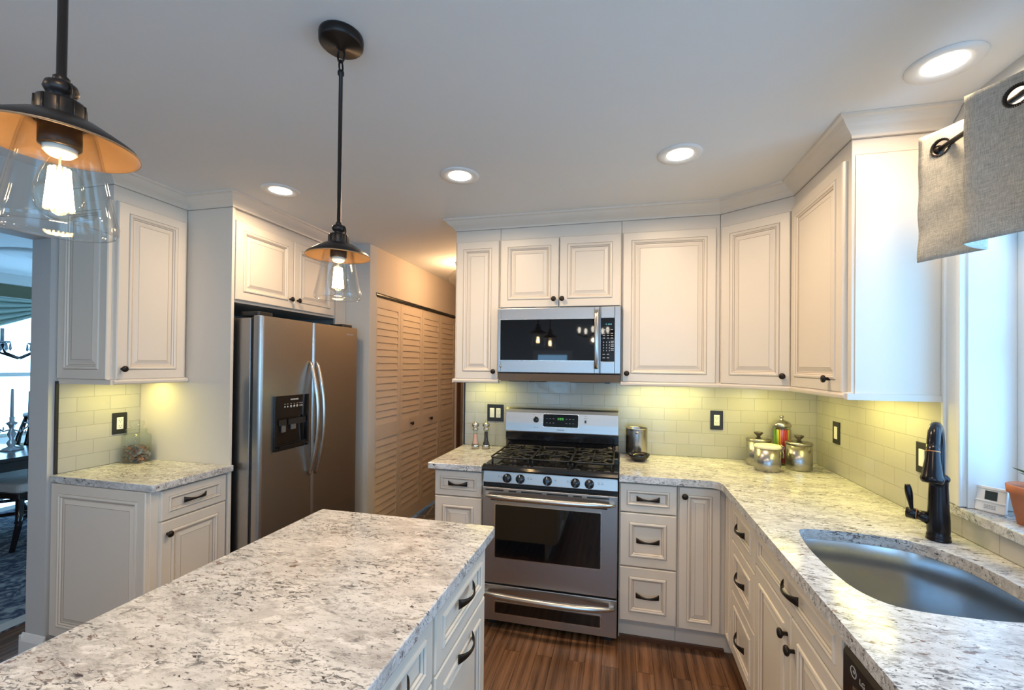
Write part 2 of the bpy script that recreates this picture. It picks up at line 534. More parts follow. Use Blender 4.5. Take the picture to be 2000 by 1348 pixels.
# ------------------------------------------------------------------ mesh helpers
class MB:
    def __init__(self):
        self.v, self.f, self.m, self.s = [], [], [], []
        self.mats = []
        self.tf = None

    def mi(self, key):
        if key not in self.mats:
            self.mats.append(key)
        return self.mats.index(key)

    def av(self, p):
        p = Vector(p)
        if self.tf is not None:
            p = self.tf @ p
        self.v.append(p)
        return len(self.v) - 1

    def face(self, idx, m, smooth=False):
        self.f.append(idx)
        self.m.append(self.mi(m))
        self.s.append(smooth)

    def box(self, x0, y0, z0, x1, y1, z1, m='paint'):
        i = [self.av(p) for p in ((x0, y0, z0), (x1, y0, z0), (x1, y1, z0), (x0, y1, z0), (x0, y0, z1), (x1, y0, z1), (x1, y1, z1), (x0, y1, z1))]
        for q in ((3, 2, 1, 0), (4, 5, 6, 7), (0, 1, 5, 4), (1, 2, 6, 5), (2, 3, 7, 6), (3, 0, 4, 7)):
            self.face([i[k] for k in q], m)
        return self

    def prism(self, poly, z0, z1, m='paint', smooth=False):
        n = len(poly)
        a = [self.av((p[0], p[1], z0)) for p in poly]
        b = [self.av((p[0], p[1], z1)) for p in poly]
        self.face(a[::-1], m)
        self.face(b, m)
        for k in range(n):
            self.face([a[k], a[(k + 1) % n], b[(k + 1) % n], b[k]], m, smooth)
        return self

    def prism_x(self, poly, x0, x1, m='paint', smooth=False):     # poly in (y, z)
        n = len(poly)
        a = [self.av((x0, p[0], p[1])) for p in poly]
        b = [self.av((x1, p[0], p[1])) for p in poly]
        self.face(a[::-1], m)
        self.face(b, m)
        for k in range(n):
            self.face([a[k], a[(k + 1) % n], b[(k + 1) % n], b[k]], m, smooth)
        return self

    def loft(self, rings, m='paint', caps=True, smooth=True, closed=False):
        idx = [[self.av(p) for p in r] for r in rings]
        n = len(idx[0])
        rng = range(len(idx)) if closed else range(len(idx) - 1)
        for k in rng:
            A, B = idx[k], idx[(k + 1) % len(idx)]
            for j in range(n):
                self.face([A[j], A[(j + 1) % n], B[(j + 1) % n], B[j]], m, smooth)
        if caps and not closed:
            self.face(idx[0][::-1], m)
            self.face(idx[-1], m)
        return self

    def lathe(self, prof, c=(0, 0, 0), axis='z', seg=24, m='paint', caps=True, smooth=True):
        rings = []
        for r, h in prof:
            ring = []
            for k in range(seg):
                a = 2 * PI * k / seg
                x, y = max(r, 1e-5) * math.cos(a), max(r, 1e-5) * math.sin(a)
                if axis == 'z':
                    p = (c[0] + x, c[1] + y, c[2] + h)
                elif axis == 'y-':
                    p = (c[0] + x, c[1] - h, c[2] + y)
                elif axis == 'x':
                    p = (c[0] + h, c[1] + x, c[2] + y)
                ring.append(p)
            rings.append(ring)
        return self.loft(rings, m, caps, smooth)

    def tube(self, pts, rad, seg=10, m='paint', closed=False, flat=None):
        pts = [Vector(p) for p in pts]
        n = len(pts)
        if not hasattr(rad, '__len__'):
            rad = [rad] * n
        rings = []
        prev = None
        for k in range(n):
            if closed:
                t = (pts[(k + 1) % n] - pts[k - 1]).normalized()
            else:
                t = (pts[min(k + 1, n - 1)] - pts[max(k - 1, 0)]).normalized()
            if prev is None:
                ref = Vector((0, 0, 1)) if abs(t.z) < .9 else Vector((1, 0, 0))
                nx = ref.cross(t).normalized()
            else:
                nx = (prev - t * prev.dot(t)).normalized()
            ny = t.cross(nx)
            prev = nx
            fx, fy = flat if flat else (1, 1)
            rings.append([pts[k] + nx * math.cos(2 * PI * j / seg) * rad[k] * fx + ny * math.sin(2 * PI * j / seg) * rad[k] * fy for j in range(seg)])
        return self.loft(rings, m, True, True, closed)

    def panel(self, x0, z0, x1, z1, y, loops):
        """A moulded front facing -y: loops are (inset, rise towards the viewer, material of the ring up to it)."""
        prev = None
        for ins, t, mm in loops:
            a, b, c, d = x0 + ins, x1 - ins, z0 + ins, z1 - ins
            cur = [self.av(p) for p in ((a, y - t, c), (b, y - t, c), (b, y - t, d), (a, y - t, d))]
            if prev:
                for k in range(4):
                    self.face([prev[k], prev[(k + 1) % 4], cur[(k + 1) % 4], cur[k]], mm)
            else:
                self.face(cur[::-1], mm)
            prev = cur
        self.face(prev, loops[-1][2] if loops[-1][2] != 'glaze' else 'paint')
        return self

    def build(self, name, parent=None, bevel=0, seg=2, shade=None, recalc=True):
        me = bpy.data.meshes.new(name)
        me.from_pydata([tuple(p) for p in self.v], [], self.f)
        for k in self.mats:
            me.materials.append(M[k])
        me.polygons.foreach_set('material_index', self.m)
        me.polygons.foreach_set('use_smooth', self.s)
        if recalc:
            bm = bmesh.new()
            bm.from_mesh(me)
            bmesh.ops.recalc_face_normals(bm, faces=bm.faces[:])
            bm.to_mesh(me)
            bm.free()
        me.update()
        o = bpy.data.objects.new(name, me)
        COL.objects.link(o)
        if parent:
            o.parent = parent
        if bevel:
            b = o.modifiers.new('bevel', 'BEVEL')
            b.width = bevel
            b.segments = seg
            b.limit_method = 'ANGLE'
            b.angle_limit = R_(40)
        return o

def thing(name, label, cat, loc=(0, 0, 0), rz=0, group=None):
    o = bpy.data.objects.new(name, None)
    o.empty_display_size = .05
    COL.objects.link(o)
    o.location = loc
    o.rotation_euler = (0, 0, rz)
    return tag(o, label, cat, group)

def tag(o, label, cat, group=None):
    o['label'] = label
    o['category'] = cat
    if group:
        o['group'] = group
    return o

def struct(name, mb, label=None, parent=None, **k):
    o = mb.build(name, parent, **k)
    if parent is None:
        o['kind'] = 'structure'
        o['category'] = name.split('_')[0]
    if label:
        o['label'] = label
    return o

def dup(root, loc, label=None, rz=None):
    r = root.copy()
    COL.objects.link(r)
    r.location = loc
    if rz is not None:
        r.rotation_euler = (0, 0, rz)
    if label:
        r['label'] = label
    for ch in list(root.children):
        c = ch.copy()
        COL.objects.link(c)
        c.parent = r
        for g in ch.children:
            d = g.copy()
            COL.objects.link(d)
            d.parent = c
    return r

def text(name, string, size, x, y, z, m, parent, align='CENTER', rot=None):
    """Raised lettering in the local xz plane, facing -y."""
    cu = bpy.data.curves.new(name, 'FONT')
    cu.body = string
    cu.size = size
    cu.align_x = align
    cu.align_y = 'CENTER'
    cu.extrude = .0003
    cu.resolution_u = 3
    o = bpy.data.objects.new(name, cu)
    COL.objects.link(o)
    dg = bpy.context.evaluated_depsgraph_get()
    me = bpy.data.meshes.new_from_object(o.evaluated_get(dg))
    bpy.data.objects.remove(o)
    me.transform(Matrix(((1, 0, 0, x), (0, 0, -1, y), (0, 1, 0, z), (0, 0, 0, 1))))
    me.materials.clear()
    me.materials.append(M[m])
    q = bpy.data.objects.new(name, me)
    COL.objects.link(q)
    q.parent = parent
    return q

P, G = 'paint', 'glaze'
def loops(w, h, kind):
    if kind == 'door':
        L = [(0, 0, P), (0, .016, P), (.004, .020, P), (.047, .020, P), (.0490, .0186, G), (.0515, .0235, P), (.058, .0250, P), (.064, .0215, P), (.0662, .0198, G), (.071, .0150, P), (.0735, .0122, G), (.079, .0122, P), (.096, .0185, P), (.0982, .0180, G)]
        s = min(1, .40 * min(w, h) / .0982)
    elif kind == 'flat':
        L = [(0, 0, P), (0, .016, P), (.004, .020, P), (.047, .020, P), (.0490, .0186, G), (.0515, .0235, P), (.058, .0250, P), (.064, .0215, P), (.0662, .0198, G), (.071, .0150, P), (.0735, .0122, G)]
        s = min(1, .36 * min(w, h) / .0735)
    return [(a * s, t, m) for a, t, m in L]

def front(parent, name, x0, z0, x1, z1, kind='door', y=0.0, tf=None, label=None):
    mb = MB()
    mb.tf = tf
    mb.panel(x0, z0, x1, z1, y, loops(x1 - x0, z1 - z0, kind))
    o = mb.build(name, parent)
    if label:
        o['label'] = label
    return o

KN = [(.0065, 0), (.0058, .010), (.0075, .014), (.0142, .018), (.0160, .0225), (.0135, .0275), (.006, .030), (0, .0303)]
def knob(parent, x, z, y=-.020, tf=None):
    mb = MB()
    mb.tf = tf
    mb.lathe(KN, (x, y, z), 'y-', 16, 'bronze')
    return mb.build('knob', parent)

def pull(parent, x, z, y=-.0225, L=.118, tf=None):
    mb = MB()
    mb.tf = tf
    rings = []
    n = 18
    for k in range(n + 1):
        t = -1 + 2 * k / n
        h = .0046 + .0105 * abs(t) ** 1.7
        b = y - .002 - .021 * (1 - t * t) ** .9
        th = .0045
        dz = -.0025 * (1 - t * t)
        X = x + t * L / 2
        rings.append([(X, b, z - h + dz), (X, b - th, z - h * .75 + dz), (X, b - th, z + h * .75 + dz), (X, b, z + h + dz)])
    mb.loft(rings, 'bronze', True, True)
    return mb.build('pull', parent)

def cabinet(name, label, loc, rz, w, d, z0, z1, toe=True, group=None, stile=None):
    t = thing(name, label, 'cabinet', loc, rz, group)
    b = MB()
    b.box(0, 0, z0, w, d, z1)
    b.build('carcass', t, .0015, 1)
    if toe:
        b = MB()
        b.box(0, .062, 0, w, .08, z0 + .002)
        b.build('toe_kick', t)
    return t

def rail(parent, w, side_l=False, side_r=False, z=1.372, d=.32, miter=0):
    """light rail moulding under a wall cabinet"""
    b = MB()
    prof = [(-.002, z + .028), (-.020, z + .024), (-.026, z + .016), (-.024, z + .006), (-.016, z), (.006, z), (.006, z + .028)]
    b.prism_x(prof, 0, w, 'paint')
    if side_l:
        b.box(-.012, -.016, z, .004, d, z + .024)
    if side_r:
        b.box(w - .004, -.016, z, w + .012, d, z + .024)
    return b.build('light_rail', parent)

def sweep(mb, path, prof, m):
    """profile (out, z) swept along an open plan path; out is to the right of travel, corners mitred"""
    n = len(path)
    rings = []
    for k in range(n):
        p = Vector(path[k])
        def nrm(a, b):
            d = (Vector(b) - Vector(a)).normalized()
            return Vector((d.y, -d.x))
        if k == 0:
            mv = nrm(path[0], path[1])
        elif k == n - 1:
            mv = nrm(path[-2], path[-1])
        else:
            a, b = nrm(path[k - 1], path[k]), nrm(path[k], path[k + 1])
            mv = (a + b)
            mv = mv / (mv.dot(a))
        rings.append([(p.x + mv.x * o, p.y + mv.y * o, z) for o, z in prof])
    mb.loft(rings, m, True, False)

CROWN = [(-.012, 2.362), (.004, 2.362), (.006, 2.371), (.012, 2.377), (.020, 2.384), (.032, 2.392), (.043, 2.402), (.051, 2.412), (.054, 2.417), (.066, 2.420), (.068, 2.4295), (-.012, 2.4295)]

# ------------------------------------------------------------------ the setting
XL, XR, YB = -2.78, 1.155, 2.96      # kitchen wall faces
b = MB(); b.box(-7, -3.4, -.1, 1.5, 3.03, 0, 'wood')
struct('floor', b, 'dark stained oak plank floor of the kitchen')
b = MB(); b.box(-3.2, 3.03, -.1, -1.0, 6.2, 0, 'slate')
struct('floor_hall', b, 'dark slate floor of the hallway with pale joints')
b = MB(); b.prism([(-2.95, -3.4), (1.5, -3.4), (1.5, 6.2), (-7, 6.2), (-7, -.55), (-2.95, -.55)], CEIL, CEIL + .1, 'ceil')
struct('ceiling', b, 'pale flat ceiling')
b = MB(); b.box(-1.115, YB, 0, 1.5, YB + .12, CEIL, 'wall')
struct('wall_back', b, 'wall behind the gas range')
b = MB()
WY0, WY1, WZ0, WZ1 = .62, 1.80, 1.02, 2.12      # sink window opening
b.box(XR, -3.4, 0, 1.36, -2.85, CEIL, 'wall'); b.box(XR, -.55, 0, 1.36, WY0, CEIL, 'wall'); b.box(XR, -2.85, 0, 1.36, -.55, .85, 'wall'); b.box(XR, -2.85, 2.15, 1.36, -.55, CEIL, 'wall'); b.box(XR, WY1, 0, 1.36, YB, CEIL, 'wall')
b.box(XR, WY0, 0, 1.36, WY1, WZ0 - .035, 'wall'); b.box(XR, WY0, WZ1, 1.36, WY1, CEIL, 'wall')
struct('wall_right', b, 'right wall with the sink window')
b = MB()
b.box(-2.91, 1.555, 0, XL, 3.15, CEIL, 'wall'); b.box(-2.91, -.55, 2.10, XL, 1.555, CEIL, 'wall')
struct('wall_left', b, 'grey left wall ending at the dining room opening')
b = MB(); b.box(XL, 3.03, 0, -1.93, 3.13, CEIL, 'wall')
b.box(-2.75, 2.965, 0, -2.70, 3.03, .5, 'wall')
struct('wall_return', b, 'grey return wall beside the refrigerator')
b = MB()
b.box(-2.05, 3.1301, 2.065, -1.93, 6.1, CEIL, 'hallwall'); b.box(-2.05, 4.90, 0, -1.93, 6.1, 2.065, 'hallwall')
b.box(-2.75, 3.10, 0, -2.70, 4.95, CEIL, 'hallwall')
struct('wall_hall_left', b, 'warm hallway wall over the louvered closet doors')
b = MB(); b.box(-3.2, 6.1, 0, -1.0, 6.2, CEIL, 'hallwall')
struct('wall_hall_end', b)
b = MB(); b.box(-1.115, 3.08, 0, -1.0, 6.1, CEIL, 'hallwall')
struct('wall_hall_right', b)
b = MB()
for x0, x1, z0, z1 in ((-2.91, -2.0, 0, CEIL), (-2.0, -1.66, .9, 1.72), (-2.0, -1.0, 0, .9), (-2.0, -1.0, 1.72, CEIL), (-1.0, -.2, 0, CEIL), (-.2, 1.1, 2.1, CEIL), (1.1, 1.5, 0, CEIL)):
    b.box(x0, -3.4, z0, x1, -3.28, z1, 'wall')
struct('wall_south', b)
b = MB()
for y0, y1, z0, z1 in ((-3.28, -3.0, 0, CEIL), (-3.0, -1.9, 2.1, CEIL), (-1.9, -.55, 0, CEIL)):
    b.box(-2.91, y0, z0, XL, y1, z1, 'wall')
b.box(-6.6, -.65, 0, -2.91, -.55, CEIL, 'wall')
struct('wall_patio', b)
# black end edges and tile
def tilewall(name, label, loc, rz, w, z0, z1, cut=None):
    o = thing(name, label, 'backsplash', loc, rz)
    o['kind'] = 'structure'
    b = MB(); b.box(0, -.008, z0 - loc[2], w, -.0002, z1 - loc[2], 'tile')
    b.build('tile_field', o)
    return o
t = tilewall('backsplash_back', 'glazed subway tile backsplash behind the range', (-1.095, YB, .914), 0, 2.245, .9145, 1.46)
b = MB(); b.box(-.012, -.010, 0, 0, -.0002, .46, 'grout_dark'); b.build('edge_strip', t)
t = tilewall('backsplash_right', 'glazed subway tile backsplash behind the faucet', (XR, 2.95, .914), -PI / 2, 1.07, .9145, 1.46)
b = MB(); b.box(1.07, -.008, .0005, 2.5, -.0002, .076, 'tile'); b.build('tile_field_under_sill', t)
t = tilewall('backsplash_left', 'glazed subway tile backsplash behind the coin jar', (XL, 1.592, .914), PI / 2, .382, .9145, 1.40)
b = MB(); b.box(-.012, -.010, .001, 0, -.0002, .47, 'grout_dark'); b.build('edge_strip', t)
# baseboards
b = MB(); b.prism_x([(0, 0), (-.016, 0), (-.016, .085), (-.010, .10), (-.004, .115), (0, .118)], -2.925, XL + .014, 'trim')
o = struct('baseboard_left', b, 'white baseboard at the foot of the left wall end'); o.location = (0, 1.555, 0)
b = MB(); b.box(-2.926, 1.54, 0, -2.91, 3.0, .11, 'trim'); struct('baseboard_dining', b)
b = MB(); b.box(0, .045, 0, .53, .062, .02, 'base_wood'); o = struct('trim_1', b, 'stained shoe molding under the corner toe kick'); o.location = (0, 2.40, 0)
# sink window: casing, jambs, sash
b = MB()
b.box(XR - .022, WY1 - .002, WZ0, XR, WY1 + .076, WZ1 + .09, 'trim'); b.box(XR - .027, WY1 - .006, WZ0, XR - .018, WY1 + .012, WZ1 + .02, 'trim')
b.box(XR - .030, WY1 + .062, WZ0, XR - .018, WY1 + .078, WZ1 + .09, 'trim')
b.box(XR - .022, WY0 - .076, WZ1, XR, WY1 + .08, WZ1 + .09, 'trim'); b.box(XR - .022, WY0 - .076, WZ0, XR, WY0, WZ1, 'trim')
w1 = thing('window_1', 'deep white framed window over the sink', 'window', (0, 0, 0)); w1['kind'] = 'structure'
b.build('casing', w1, .003, 2)
b = MB()
b.box(XR - .004, WY1 - .010, WZ0, 1.36, WY1, WZ1, 'trim'); b.box(XR - .004, WY0, WZ0, 1.36, WY0 + .010, WZ1, 'trim'); b.box(XR - .004, WY0, WZ1 - .01, 1.36, WY1, WZ1, 'trim')
b.build('jamb', w1)
b = MB()
for y0, y1, z0, z1 in ((WY1 - .055, WY1 - .01, WZ0, WZ1), (WY0 + .01, WY0 + .055, WZ0, WZ1), (WY0 + .055, WY1 - .055, WZ0, WZ0 + .045), (WY0 + .055, WY1 - .055, WZ1 - .055, WZ1), (WY0 + .055, WY1 - .055, 1.55, 1.585)):
    b.box(1.285, y0, z0, 1.325, y1, z1, 'trim')
b.build('sash', w1, .003, 1)
b = MB(); b.box(1.303, WY0 + .02, WZ0 + .02, 1.307, WY1 - .02, WZ1 - .02, 'pane'); b.build('pane', w1)
# openings behind the camera
w2 = thing('window_2', 'window in the wall opposite the range', 'window', (0, 0, 0)); w2['kind'] = 'structure'
b = MB()
for x0, x1, z0, z1 in ((-1.72, -1.62, .84, 1.78), (-1.04, -.94, .84, 1.78), (-1.62, -1.04, .84, .93), (-1.62, -1.04, 1.69, 1.78), (-1.62, -1.04, 1.30, 1.33)):
    b.box(x0, -3.30, z0, x1, -3.26, z1, 'trim')
b.build('frame', w2)
w4 = thing('window_4', 'wide window added for daylight in the right wall, unseen behind the viewpoint', 'window', (0, 0, 0)); w4['kind'] = 'structure'  # unseen window, put in to bring more cool daylight onto the island side
b = MB()
for y0, y1, z0, z1 in ((-2.93, -2.80, .78, 2.22), (-.60, -.47, .78, 2.22), (-2.80, -.60, .78, .90), (-2.80, -.60, 2.10, 2.22), (-1.74, -1.66, .90, 2.10)):
    b.box(XR - .02, y0, z0, XR + .05, y1, z1, 'trim')
b.build('frame', w4)
d2 = thing('door_2', 'glazed patio door in the left wall behind the viewpoint', 'door', (0, 0, 0)); d2['kind'] = 'structure'
b = MB()
for y0, y1, z0, z1 in ((-3.06, -2.94, 0, 2.16), (-1.96, -1.84, 0, 2.16), (-2.94, -1.96, 2.04, 2.16), (-2.94, -1.96, 0, .10)):
    b.box(-2.90, y0, z0, -2.77, y1, z1, 'trim')
b.build('frame', d2)
d1 = thing('door_1', 'glazed patio door in the wall opposite the range', 'door', (0, 0, 0)); d1['kind'] = 'structure'
b = MB()
for x0, x1, z0, z1 in ((-.28, -.12, 0, 2.18), (1.02, 1.18, 0, 2.18), (-.28, 1.18, 2.02, 2.18), (.40, .52, 0, 2.1), (-.2, 1.1, 0, .14)):
    b.box(x0, -3.30, z0, x1, -3.26, z1, 'trim')
b.build('frame', d1)

# ------------------------------------------------------------------ worktops
def slab(name, label, outer, z0, z1, hole=None, bevel=.004, gm='granite'):
    bm = bmesh.new()
    for zz in (z0, z1):
        es = []
        for lp in ([outer] if hole is None else [outer, hole]):
            vs = [bm.verts.new((x, y, zz)) for x, y in lp]
            es += [bm.edges.new((vs[k], vs[(k + 1) % len(vs)])) for k in range(len(vs))]
        bmesh.ops.triangle_fill(bm, edges=es, use_beauty=True)
    bm.verts.ensure_lookup_table()
    n0 = 0
    tot = len(outer) + (len(hole) if hole else 0)
    off = 0
    for lp in ([outer] if hole is None else [outer, hole]):
        n = len(lp)
        for k in range(n):
            a, c = off + k, off + (k + 1) % n
            f = bm.faces.new((bm.verts[a], bm.verts[c], bm.verts[c + tot], bm.verts[a + tot]))
        off += n
    bmesh.ops.recalc_face_normals(bm, faces=bm.faces[:])
    bmesh.ops.dissolve_limit(bm, angle_limit=R_(1), verts=bm.verts[:], edges=bm.edges[:])
    me = bpy.data.meshes.new(name)
    bm.to_mesh(me); bm.free()
    me.materials.append(M[gm])
    o = bpy.data.objects.new(name, me); COL.objects.link(o)
    md = o.modifiers.new('bevel', 'BEVEL'); md.width = bevel; md.segments = 3; md.limit_method = 'ANGLE'; md.angle_limit = R_(50)
    return tag(o, label, 'countertop')

def rounded(pts, r, n=5):
    out = []
    N = len(pts)
    for k in range(N):
        p, a, c = Vector(pts[k]), Vector(pts[k - 1]), Vector(pts[(k + 1) % N])
        rr = r[k] if hasattr(r, '__len__') else r
        if rr <= 0:
            out.append((p.x, p.y)); continue
        d1, d2 = (a - p).normalized(), (c - p).normalized()
        for j in range(n + 1):
            t = j / n
            q = (p + d1 * rr) * (1 - t) ** 2 + p * 2 * t * (1 - t) + (p + d2 * rr) * t * t
            out.append((q.x, q.y))
    return out

def smooth_closed(pts, sub=4):
    out = []
    n = len(pts)
    for k in range(n):
        p0, p1, p2, p3 = (Vector(pts[(k + i - 1) % n]) for i in range(4))
        for j in range(sub):
            t = j / sub
            q = .5 * ((2 * p1) + (p2 - p0) * t + (2 * p0 - 5 * p1 + 4 * p2 - p3) * t * t + (3 * p1 - p0 - 3 * p2 + p3) * t ** 3)
            out.append((q.x, q.y))
    return out
ZC0, ZC1 = .8785, .914
SINK = smooth_closed([(.613, 1.715), (.592, 1.60), (.586, 1.50), (.588, 1.40), (.601, 1.31), (.640, 1.250), (.70, 1.229), (.80, 1.226), (.90, 1.235), (.985, 1.265), (1.028, 1.33), (1.040, 1.43), (1.033, 1.55), (1.009, 1.635), (.948, 1.715), (.845, 1.748), (.756, 1.757), (.680, 1.757), (.632, 1.745)], 3)
slab('granite_countertop', 'speckled granite countertop wrapping the corner from the range to the sink', rounded([(-.006, 2.355), (.46, 2.355), (.491, 2.325), (.491, .15), (1.146, .15), (1.146, 2.951), (-.006, 2.951)], [0, .03, .03, .01, 0, 0, 0]), ZC0, ZC1, SINK)
slab('granite_countertop', 'short speckled granite countertop left of the range under the mills', rounded([(-1.10, 2.345), (-.769, 2.345), (-.769, 2.951), (-1.10, 2.951)], [.008, 0, 0, 0]), ZC0, ZC1)
slab('granite_countertop', 'speckled granite countertop under the coin jar beside the refrigerator panel', rounded([(XL + .009, 1.562), (-2.107, 1.562), (-2.107, 1.991), (-2.124, 1.991), (-2.124, 1.974), (XL + .009, 1.974)], [0, .012, 0, 0, 0, 0]), ZC0, ZC1)
slab('island_countertop', 'long speckled granite island countertop under the two pendants', rounded([(-1.147, -.75), (-.433, -.75), (-.433, 1.49), (-1.147, 1.49)], .015), ZC0, ZC1, gm='granite_island')
b = MB(); b.prism(rounded([(1.128, .55), (1.29, .55), (1.29, 1.80), (1.155, 1.80), (1.155, 1.897), (1.128, 1.897)], [0, 0, 0, 0, 0, .006]), .985, 1.0185, 'granite')
o = struct('window_sill', b, 'granite window sill behind the faucet', bevel=.004)
# undermount sink
tk = thing('undermount_sink', 'stainless steel undermount sink below the window', 'sink', (.82, 1.49, .655))
b = MB()
cx, cy = .82, 1.49
def sc(loop, k, dz):
    return [((x - cx) * k, (y - cy) * k, dz) for x, y in loop]
rings = [sc(SINK, 1.05, .2225), sc(SINK, 1.014, .2225), sc(SINK, 1.012, .2215), sc(SINK, 1.008, .13), sc(SINK, 1.004, .045), sc(SINK, 1.0, .030), sc(SINK, .985, .013), sc(SINK, .955, .004), sc(SINK, .92, .001), sc(SINK, .4, -.004), sc(SINK, .12, -.006)]
b.loft(rings, 'steel_sink', False, True)
b.face(list(range(len(b.v) - len(SINK), len(b.v))), 'steel_sink')
o = b.build('bowl', tk)
md = o.modifiers.new('solid', 'SOLIDIFY'); md.thickness = .0015; md.offset = -1
b = MB(); b.lathe([(.045, -.003), (.045, .001), (.035, .001), (.032, -.004), (0, -.004)], (0, 0, 0), 'z', 24, 'pale_steel'); b.build('drain', tk)

# ------------------------------------------------------------------ base cabinets
CB0, CB1 = .125, .878
def dr3(t, w, hs):
    z = CB1 - .012
    for h in hs:
        front(t, 'drawer', .005, z - h, w - .005, z, 'flat')
        o = t.children[-1]
        pull(o, w / 2, z - h / 2)
        z -= h + .006
t = cabinet('base_cabinet', 'narrow cream base cabinet with one drawer, left of the range', (-1.072, 2.40, 0), 0, .300, .54, CB0, CB1)
front(t, 'drawer', .005, .722, .295, CB1 - .012, 'flat'); pull(t.children[-1], .150, .795)
front(t, 'door', .005, CB0 + .012, .295, .715)
t = cabinet('base_cabinet', 'cream base cabinet of three drawers immediately right of the range', (-.006, 2.40, 0), 0, .296, .54, CB0, CB1)
dr3(t, .296, (.150, .281, .283))
# corner unit with two leaves
t = thing('corner_base_cabinet', 'cream corner base cabinet with two narrow angled leaves and one knob', 'cabinet', (.292, 2.40, 0))
b = MB(); b.prism([(0, 0), (.248, 0), (.248, -.135), (.85, -.135), (.85, .54), (0, .54)], CB0, CB1); b.build('carcass', t, .0015, 1)
b = MB(); b.box(0, .062, 0, .31, .08, CB0 + .002); b.box(.31, -.135, 0, .328, .08, CB0 + .002); b.build('toe_kick', t)
o = front(t, 'door', .006, CB0 + .012, .204, CB1 - .012); knob(o, .031, .823)
tfB = Matrix.Translation((.248, 0, 0)) @ Matrix.Rotation(-PI / 2, 4, 'Z')
front(t, 'door', .024, CB0 + .012, .131, CB1 - .012, tf=tfB)
t = cabinet('base_cabinet', 'cream base cabinet of three drawers between the corner and the sink cabinet', (.54, 2.262, 0), -PI / 2, .372, .61, CB0, CB1)
dr3(t, .372, (.19, .235, .29))
t = thing('sink_cabinet', 'cream sink base cabinet with two doors below a single pull', 'cabinet', (.54, 1.888, 0), -PI / 2)
b = MB(); b.box(0, 0, CB0, .70, .61, .645); b.box(0, 0, .645, .70, .018, CB1); b.box(0, .018, .645, .018, .61, CB1); b.box(.682, .018, .645, .70, .61, CB1); b.build('carcass', t)
b = MB(); b.box(0, .062, 0, .70, .08, CB0 + .002); b.build('toe_kick', t)
front(t, 'false_drawer_front', .006, .722, .694, CB1 - .012, 'flat'); pull(t.children[-1], .385, .796)
o = front(t, 'door', .006, CB0 + .012, .370, .715); knob(o, .345, .645)
o = front(t, 'door', .376, CB0 + .012, .694, .715); knob(o, .402, .625)
# left base
t = cabinet('base_cabinet', 'cream base cabinet under the coin jar, beside the refrigerator', (-2.155, 1.588, 0), PI / 2, .385, .62, CB0, CB1)
front(t, 'drawer', .036, .722, .383, CB1 - .012, 'flat'); pull(t.children[-1], .20, .796)
o = front(t, 'door', .036, CB0 + .012, .383, .715); knob(o, .064, .655)
tfS = Matrix.Translation((0, .615, 0)) @ Matrix.Rotation(-PI / 2, 4, 'Z')
front(t, 'side_panel', 0, .116, .612, CB1 - .004, tf=Matrix(((0, 1, 0, 0), (-1, 0, 0, .617), (0, 0, 1, 0), (0, 0, 0, 1))), kind='door')
# island cabinets (three units share the right side)
labs = ['cream island cabinet at the end nearest the range, drawer over a pull-out front', 'cream island cabinet second from the range end, drawer over a pull-out front', 'cream island cabinet third from the range end, drawer over a pull-out front']
for k in range(3):
    wI = .425
    y0 = 1.450 - (k + 1) * wI - k * .002
    t = thing('island_cabinet', labs[k], 'cabinet', (-.475, y0, 0), PI / 2)
    b = MB(); b.box(0, 0, CB0, wI, .63, CB1); b.build('carcass', t, .0015, 1)
    b = MB(); b.box(0, .062, 0, wI, .08, CB0 + .002); b.build('toe_kick', t)
    front(t, 'drawer', .008, .695, wI - .008, CB1 - .012, 'flat'); pull(t.children[-1], wI / 2, .798)
    front(t, 'pull_out_front', .008, CB0 + .012, wI - .008, .687); pull(t.children[-1], wI / 2, .640)

# ------------------------------------------------------------------ wall cabinets
UZ0, UZ1, UT = 1.395, 2.283, 2.372
def wallcab(label, loc, rz, w, d, z0, z1, ub=None, name='wall_cabinet'):
    t = thing(name, label, 'cabinet', loc, rz)
    b = MB(); b.box(0, 0, z0, w, d, z1); b.build('carcass', t, .0015, 1)
    return t
def lightbar(t, x0, x1, y, power, z=1.3935):
    b = MB(); b.box(x0, y - .018, z - .010, x1, y + .018, z, 'trim'); o = b.build('under_cabinet_light', t)
    b = MB(); b.box(x0 + .01, y - .012, z - .0125, x1 - .01, y + .012, z - .010, 'bar'); b.build('lens', o)
    l = area('under_light', (0, 0, 0), (0, 0, 0), (x1 - x0) * .9, .03, power, (1.0, .86, .22))
    l.parent = t
    l.location = ((x0 + x1) / 2, y, z - .014)
    return o
# left of microwave
t = wallcab('narrow cream wall cabinet with one door, left of the microwave', (-1.062, 2.66, 0), 0, .303, .295, UZ0, UT)
o = front(t, 'door', .012, UZ0 + .002, .298, UZ1); knob(o, .272, 1.447)
rail(t, .303, side_l=True, d=.29); lightbar(t, .04, .27, .17, .9)
# over microwave
t = wallcab('short cream wall cabinet with two doors above the microwave', (-.757, 2.66, 0), 0, .752, .295, 1.848, UT)
o = front(t, 'door', .004, 1.850, .376, UZ1); knob(o, .349, 1.898)
o = front(t, 'door', .382, 1.850, .748, UZ1); knob(o, .400, 1.898)
# single door
t = wallcab('wide cream wall cabinet with a single door, right of the microwave', (-.003, 2.66, 0), 0, .546, .295, UZ0, UT)
o = front(t, 'door', .008, UZ0 + .002, .522, UZ1); knob(o, .033, 1.447)
rail(t, .548); lightbar(t, .04, .51, .17, 1.9)
